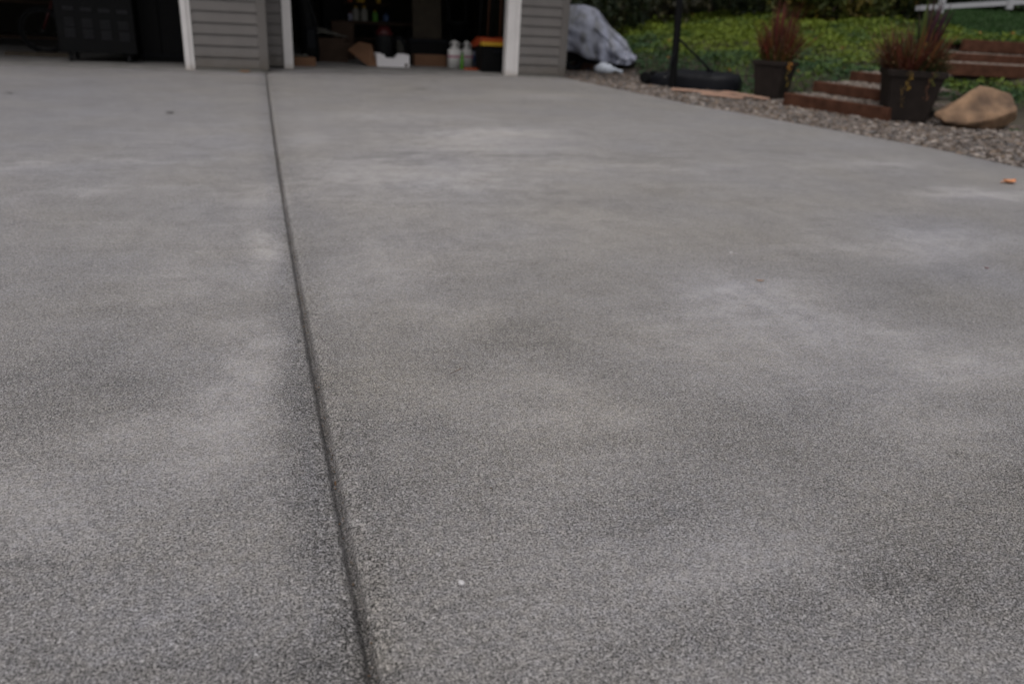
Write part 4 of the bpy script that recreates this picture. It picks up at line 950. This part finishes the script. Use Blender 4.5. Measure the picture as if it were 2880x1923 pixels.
# splintered plank strips on the gravel before it
for i, (xa_, ya_, xb_, yb_, lb) in enumerate(((1888, 254, 2062, 268, 'long pale pink wooden strip on the gravel in front of the black base'), (1975, 268, 2090, 280, 'short pale wooden strip nearest the driveway edge'), (2040, 264, 2155, 284, 'pale wooden strip ending at the left planter'))):
    a_, b_ = G(xa_, ya_), G(xb_, yb_); d = b_-a_; L_ = np.hypot(d[0], d[1]); mb = MB().box(0, L_, -.05, .05, .0, .02, .004)
    mb.v = [(x, y_+.012*vnoise(x, i, 0, 6), z+.004*vnoise(x, y_, i, 5)) for x, y_, z in mb.v]
    ob = mb.build('wood_strip', 'plank'); ob.location = (a_[0], a_[1], .004+.004*i); ob.rotation_euler = (0, 0, math.atan2(d[1], d[0])); tag(ob, lb, 'wood strip', 'wooden strips on the gravel')

# ------------------------------------------------------------------ planters
def planter(px_l, px_r, py_l, py_r, base_px, base_py, label, rz):
    c = G(base_px, base_py); yy = c[1]+.16; l, r_ = AY(px_l, py_l, yy), AY(px_r, py_r, yy)
    w = (r_[0]-l[0])/ (abs(math.cos(rz))+abs(math.sin(rz)))*1.0; hgt_ = (l[2]+r_[2])/2
    w *= 1.07 if hgt_ < .45 and px_l < 2300 else 1.0
    t = thing('planter', label, 'planter', ((l[0]+r_[0])/2, yy, 0), rz, 'tapered black square planters')
    b = MB(); tw = w/2; bw = tw*.70; rim = hgt_*.13
    def sqr(hw, z): k = hw*.06; return [(-hw+k, -hw, z), (hw-k, -hw, z), (hw, -hw+k, z), (hw, hw-k, z), (hw-k, hw, z), (-hw+k, hw, z), (-hw, hw-k, z), (-hw, -hw+k, z)]
    rings = [sqr(bw, 0), sqr(tw*.93, hgt_-rim), sqr(tw*.93-.012, hgt_-rim), sqr(tw*.80, hgt_-.05)]
    vs_ = [p for q in rings for p in q]; fs = [tuple(range(7, -1, -1))]+[(k*8+i, k*8+(i+1) % 8, (k+1)*8+(i+1) % 8, (k+1)*8+i) for k in range(1) for i in range(8)]
    b.add(vs_, fs).build('pot', 'pot', t)
    rm = [sqr(tw*.93-.001, hgt_-rim), sqr(tw, hgt_-rim+.004), sqr(tw*1.01, hgt_-.006), sqr(tw*.99, hgt_), sqr(tw*.88, hgt_), sqr(tw*.86, hgt_-.08)]
    MB().add([p for q in rm for p in q], [(k*8+i, k*8+(i+1) % 8, (k+1)*8+(i+1) % 8, (k+1)*8+i) for k in range(5) for i in range(8)]).build('rim', 'pot', t)
    MB().add(sqr(tw*.88, hgt_-.05), [tuple(range(8))]).build('potting_soil', 'soil', t)
    return t, tw, hgt_
def blades(n, c, rad, lmin, lmax, spread, wd, pal_, lean=(0, 0), sag=.25):
    V_, F_, C_ = [], [], []; k = 0; pal_ = np.array(pal_)
    for i in range(n):
        a_ = rng.uniform(0, 6.283); r0 = rad*math.sqrt(rng.random()); L_ = rng.uniform(lmin, lmax); sp = spread*rng.random()**.7
        bx, by = c[0]+r0*math.cos(a_), c[1]+r0*math.sin(a_); dx, dy = math.cos(a_)*sp+lean[0]+rng.normal(0, .06), math.sin(a_)*sp+lean[1]+rng.normal(0, .06)
        s2 = math.hypot(dx, dy)+1e-6; px_, py_ = -dy/s2, dx/s2; tw_ = rng.uniform(-.7, .7); px_, py_ = px_*math.cos(tw_)-py_*math.sin(tw_), px_*math.sin(tw_)+py_*math.cos(tw_)
        w_ = wd*rng.uniform(.6, 1.3); cl = pal_[rng.integers(len(pal_))]*rng.uniform(.7, 1.35)
        for j in range(5):
            s_ = j/4; ww = w_*(1-s_**2.2)*(.5+.9*min(1, s_*3))+.0004
            x = bx+dx*L_*s_; y_ = by+dy*L_*s_; z = c[2]+L_*s_*math.sqrt(max(.1, 1-min(.9, s2*s2)))-sag*L_*s2*s_*s_
            V_ += [(x-px_*ww, y_-py_*ww, z), (x+px_*ww, y_+py_*ww, z)]; C_ += [cl, cl]
            if j: F_.append((k+2*j-2, k+2*j-1, k+2*j+1, k+2*j))
        k += 10
    return np.array(V_), np.array(F_), np.array(C_)
def plantmesh(parent, name, bl_, m='leaf'): o = link(name, fastmesh(name, bl_[0], bl_[1], m, bl_[2]), parent); return o
def trail(parent, p, L_, c_, n_=26):
    ps, ns = [], []
    for i in range(n_):
        s_ = i/n_; ps.append((p[0]+rng.normal(0, .012)+.012*math.sin(s_*9), p[1]-.012+rng.normal(0, .006), p[2]-L_*s_)); ns.append((0, -1, .4))
    v, f, c2 = leaf_cloud(np.array(ps), np.array(ns, float), .009, np.array([c_]*n_)*rng.uniform(.7, 1.3, (n_, 1)), .55, .4); plantmesh(parent, 'trailing_stem', (v, f, c2))
redp = [(.19, .035, .028), (.13, .045, .022), (.15, .07, .022), (.11, .028, .03), (.17, .10, .026), (.07, .065, .024)]
brnp = [(.17, .05, .03), (.18, .08, .03), (.10, .045, .025), (.075, .07, .024), (.12, .036, .028)]
p1, tw, h1 = planter(2120, 2246, 161, 181, 2172, 277, 'black tapered planter with red feathery grass, left of the two', R(-38))
pl = thing('red_grass', 'reddish brown grassy plant in the left planter', 'plant', (p1.location[0], p1.location[1], h1-.06), 0, 'plants in the black planters')
plantmesh(pl, 'leaves', blades(400, (0, 0, 0), tw*.6, .22, .66, .58, .0065, redp, (.03, 0)))
plantmesh(pl, 'leaves', blades(170, (0, 0, 0), tw*.7, .15, .33, .65, .008, [(.06, .075, .016), (.09, .08, .016), (.16, .075, .015)]))
v, f, c2 = blob_leaves(1500, (.02, 0, .2), (tw*1.25, tw*1.1, .24), .013, [(.10, .045, .022), (.07, .06, .02), (.13, .05, .02), (.12, .03, .022)], 8, .3); plantmesh(pl, 'leaves', (v, f, c2))
plantmesh(pl, 'leaves', blades(60, (.02, 0, 0), tw*.3, .6, .85, .22, .006, [(.12, .022, .022), (.09, .03, .02)], (.04, 0)))
for fx, L_, c_ in ((.30, .27, (.24, .16, .02)), (.31, .08, (.42, .17, .02))): trail(pl, (tw*fx*1.5, -tw*1.13, .05), L_, c_)
p2, tw2, h2 = planter(2480, 2658, 189, 204, 2538, 340, 'large black tapered planter with brown foliage beside the boulder', R(-12))
pl = thing('cordyline_mix', 'brown and purple foliage with a dark upright spike in the right planter', 'plant', (p2.location[0], p2.location[1], h2-.06), 0, 'plants in the black planters')
plantmesh(pl, 'leaves', blades(560, (-.04, 0, 0), tw2*.65, .22, .60, .75, .0065, brnp, (-.08, 0)))
plantmesh(pl, 'leaves', blades(300, (.03, 0, 0), tw2*.7, .14, .34, .8, .008, [(.045, .06, .018), (.06, .05, .018), (.03, .045, .018)], (.12, 0)))
v, f, c2 = blob_leaves(2300, (0, 0, .17), (tw2*1.3, tw2*1.1, .19), .015, [(.09, .04, .022), (.06, .055, .02), (.11, .05, .02), (.05, .065, .022)], 5, .3); plantmesh(pl, 'leaves', (v, f, c2))
plantmesh(pl, 'spike_leaves', blades(60, (.05, 0, 0), .02, .50, .76, .24, .018, [(.035, .016, .024), (.05, .02, .028), (.06, .085, .02)], (.10, 0), .12))
for fx, L_, c_ in ((-.55, .17, (.24, .14, .015)), (-.66, .33, (.12, .07, .012)), (.28, .12, (.13, .13, .02)), (.18, .26, (.12, .05, .025))): trail(pl, (tw2*fx, -tw2*1.03-abs(fx)*.02, .05), L_, c_, 34)
v, f, c2 = leaf_cloud(np.array([(.0, -.08, .12+.016*i) for i in range(14)])+rng.normal(0, .014, (14, 3)), np.array([(0, -1, .3)]*14, float), .014, np.array([(.5, .14, .015)]*14)); plantmesh(pl, 'orange_leaves', (v, f, c2))

# ------------------------------------------------------------------ boulder
def boulder():
    import bmesh
    yb = G(2740, 362)[1]+.20; cx = AY(2750, 300, yb); w = (AY(2868, 300, yb)[0]-AY(2633, 300, yb)[0])/2; zt_ = AY(2750, 240, yb)[2]+.02
    P_ = [(-1, .05, .27), (-.88, -.35, .16), (-.93, -.1, .36), (-.45, -.62, .14), (-.28, .1, .80), (-.06, -.05, 1.0), (.02, .3, .97), (.38, -.1, .88), (.36, .45, .84), (.66, -.12, .87), (.70, .3, .80), (.90, .1, .66), (1.0, .1, .40), (.74, -.48, .52),
          (.15, -.66, .30), (-.62, .5, .42), (.85, .4, .3), (-.55, -.25, 0), (.3, -.38, 0), (.68, -.05, .03), (-.5, .4, 0), (.6, .45, 0), (.90, -.2, .28)]
    bm = bmesh.new()
    for p in P_: bm.verts.new((p[0]*w, p[1]*w*.85, p[2]*zt_))
    bmesh.ops.convex_hull(bm, input=bm.verts); bmesh.ops.delete(bm, geom=[v for v in bm.verts if not v.link_faces], context='VERTS')
    bmesh.ops.bevel(bm, geom=list(bm.edges), offset=w*.05, segments=2, affect='EDGES', profile=.6)
    bmesh.ops.triangulate(bm, faces=bm.faces); bmesh.ops.subdivide_edges(bm, edges=[e for e in bm.edges if e.calc_length() > .02], cuts=3, use_grid_fill=True)
    for v in bm.verts:
        d_ = v.co.normalized(); q = v.co
        v.co = q+d_*(.016*vnoise(q.x, q.y, q.z, 7)+.007*vnoise(q.x, q.y, q.z, 22)+.01*abs(vnoise(q.x+q.z*2, q.y, q.z, 4)))
    bmesh.ops.recalc_face_normals(bm, faces=bm.faces); me = bpy.data.meshes.new('boulder'); bm.to_mesh(me); bm.free()
    me.materials.append(M['rock']); me.polygons.foreach_set('use_smooth', [True]*len(me.polygons))
    o = bpy.data.objects.new('boulder', me); col.objects.link(o); o.location = (cx[0], yb, -.025)
    tag(o, 'tan angular boulder resting at the gravel edge right of the big planter', 'boulder')
boulder()

# ------------------------------------------------------------------ small things on the slab
def leafobj(name, px, py, L_, c_, label, cat='leaf', curl=.35, rz=0):
    c = G(px, py); Pg = []
    for i in range(11):
        s_ = i/10; hw = .42*L_*math.sin(math.pi*s_**.85)*(1+.22*math.sin(i*2.3)); r2 = []
        for j in range(7):
            q = j/6*2-1; r2.append(((s_-.5)*L_, q*hw, .004+curl*L_*(abs(q)**1.6*.5+(s_-.5)**2*1.2)))
        Pg.append(r2)
    mb = MB().grid(Pg); mb.tube([(-.5*L_, 0, .004+curl*L_*.3), (-.75*L_, .02*L_, .01)], .03*L_, 6)
    me_m = mat('leaf_'+name, c_, .7, .3, 60); o = mb.build(name, me_m, None, True, solid=.0006); o.location = (c[0], c[1], .001); o.rotation_euler = (0, 0, rz); tag(o, label, cat)
leafobj('fallen_leaf', 2838, 517, .085, (.62, .27, .13), 'curled orange dry leaf on the concrete near the right edge', rz=.3)
leafobj('wood_chip', 2138, 793, .020, (.30, .16, .08), 'tiny brown chip on the concrete right of the centre', 'chip', .15)
leafobj('dead_leaf', 690, 206, .10, (.35, .20, .11), 'tan dead leaf on the slab at the foot of the grey wall between the bays', rz=.4)
leafobj('red_seed', 2775, 758, .015, (.16, .05, .05), 'tiny dark red seed on the concrete below the orange leaf', 'seed', .2)
leafobj('dark_crumb', 480, 319, .042, (.10, .095, .095), 'dark crumb on the far slab left of the joint', 'crumb', .15)
leafobj('dark_speck', 28, 264, .036, (.10, .095, .095), 'dark speck on the far slab at the left edge', 'crumb', .15)
leafobj('dry_needle', 1290, 1042, .045, (.12, .07, .04), 'thin dry needle lying on the concrete right of the joint', 'needle', .02, 1.0)
bpy.data.objects['dry_needle'].scale = (1, .06, .4); bpy.data.objects['wood_chip'].scale = (1.2, .6, .9)
def pebble(px, py, r_, label, c_='pebble'):
    c = G(px, py); v = ico*np.array([r_*1.0, r_*1.25, r_*.7]); mb = MB().add(v.tolist(), icf.tolist()); o = mb.build('pebble', c_, None, True); md = o.modifiers.new('s', 'SUBSURF'); md.levels = 2; md.render_levels = 2
    o.location = (c[0], c[1], r_*.35); o.rotation_euler = (0, 0, .7); tag(o, label, 'pebble')
pebble(1298, 1641, .0062, 'white pebble lying alone on the concrete in the foreground')
pebble(2056, 712, .006, 'small pale pebble on the concrete above the brown chip')
pebble(1236, 1562, .0022, 'pinhead pale pebble just above the lone white pebble')

gr1 = stones(260, (-1.6, 3.6), (.8, 6.5), lambda x, y: (x*cA+y*sA < edge_u(3)-.1), lambda x, y: x*0, .0009, .0022, [(.30, .28, .27), (.12, .11, .10), (.22, .18, .15), (.38, .36, .35)])
jn = 160; jy = rng.uniform(.7, 5, jn); jx = np.array([joint_u(v) for v in jy])+rng.normal(0, .006, jn)
gr2 = stones(4000, (0, 6), (2, 13), lambda x, y: (lambda q: (q < .0) & (q > -.16) & (rng.random(len(x)) < np.exp(q/.05)*.8))(x*cA+y*sA-np.interp(-x*sA+y*cA, [p[1] for p in ep], [p[0] for p in ep])), lambda x, y: x*0-.001, .004, .010, pal)
jv_ = rng.uniform(.6, 6, 420); ju_ = np.array([joint_u(v) for v in jv_])+rng.normal(0, .0035, 420); jz_ = -.0125
q3 = stones(420, (0, 1), (0, 1), lambda x, y: x > -1, lambda x, y: x*0+jz_, .0008, .0022, [(.30, .28, .27), (.12, .11, .10), (.2, .15, .11), (.16, .10, .06)]); v3 = q3[0].reshape(420, 12, 3); c3 = v3[:, :, :2].mean(1, keepdims=True); tgt = np.stack([ju_*cA-jv_*sA, ju_*sA+jv_*cA], 1)[:, None]; v3[:, :, :2] += tgt-c3; gr3 = (v3.reshape(-1, 3), q3[1], q3[2])
gm = merge([gr1, gr2, gr3]); o = link('grit', fastmesh('grit', gm[0], gm[1], 'stone', gm[2])); tag(o, 'loose grit scattered over the slab and along its gravel edge', 'grit', kind='stuff')

# ------------------------------------------------------------------ light
w = bpy.data.worlds.new('World'); sc.world = w; w.use_nodes = True; N, L = w.node_tree.nodes, w.node_tree.links
sky = N.new('ShaderNodeTexSky'); sky.sky_type = 'NISHITA'; sky.sun_disc = False; sky.sun_elevation = R(66); sky.sun_rotation = R(200); sky.air_density = 1.0; sky.dust_density = 4.0; sky.ozone_density = 1
hs = N.new('ShaderNodeHueSaturation'); hs.inputs['Saturation'].default_value = .14; L.new(sky.outputs[0], hs.inputs['Color'])
bg = N['Background']; bg.inputs[1].default_value = .10; L.new(hs.outputs[0], bg.inputs[0])
sun = bpy.data.objects.new('sun', bpy.data.lights.new('sun', 'SUN')); col.objects.link(sun); sun.data.energy = .9; sun.data.angle = R(35); sun.data.color = (1, .95, .915)
az = R(200); el = R(66); dv = Vector((math.sin(az)*math.cos(el), math.cos(az)*math.cos(el), math.sin(el))); sun.rotation_euler = dv.to_track_quat('Z', 'Y').to_euler(); sun.location = (0, 0, 12)

sc.render.engine = 'CYCLES'; sc.cycles.use_denoising = True; sc.cycles.max_bounces = 6; sc.cycles.diffuse_bounces = 3
sc.view_settings.view_transform = 'Standard'; sc.view_settings.look = 'None'; sc.view_settings.exposure = 0.22; sc.view_settings.gamma = 1
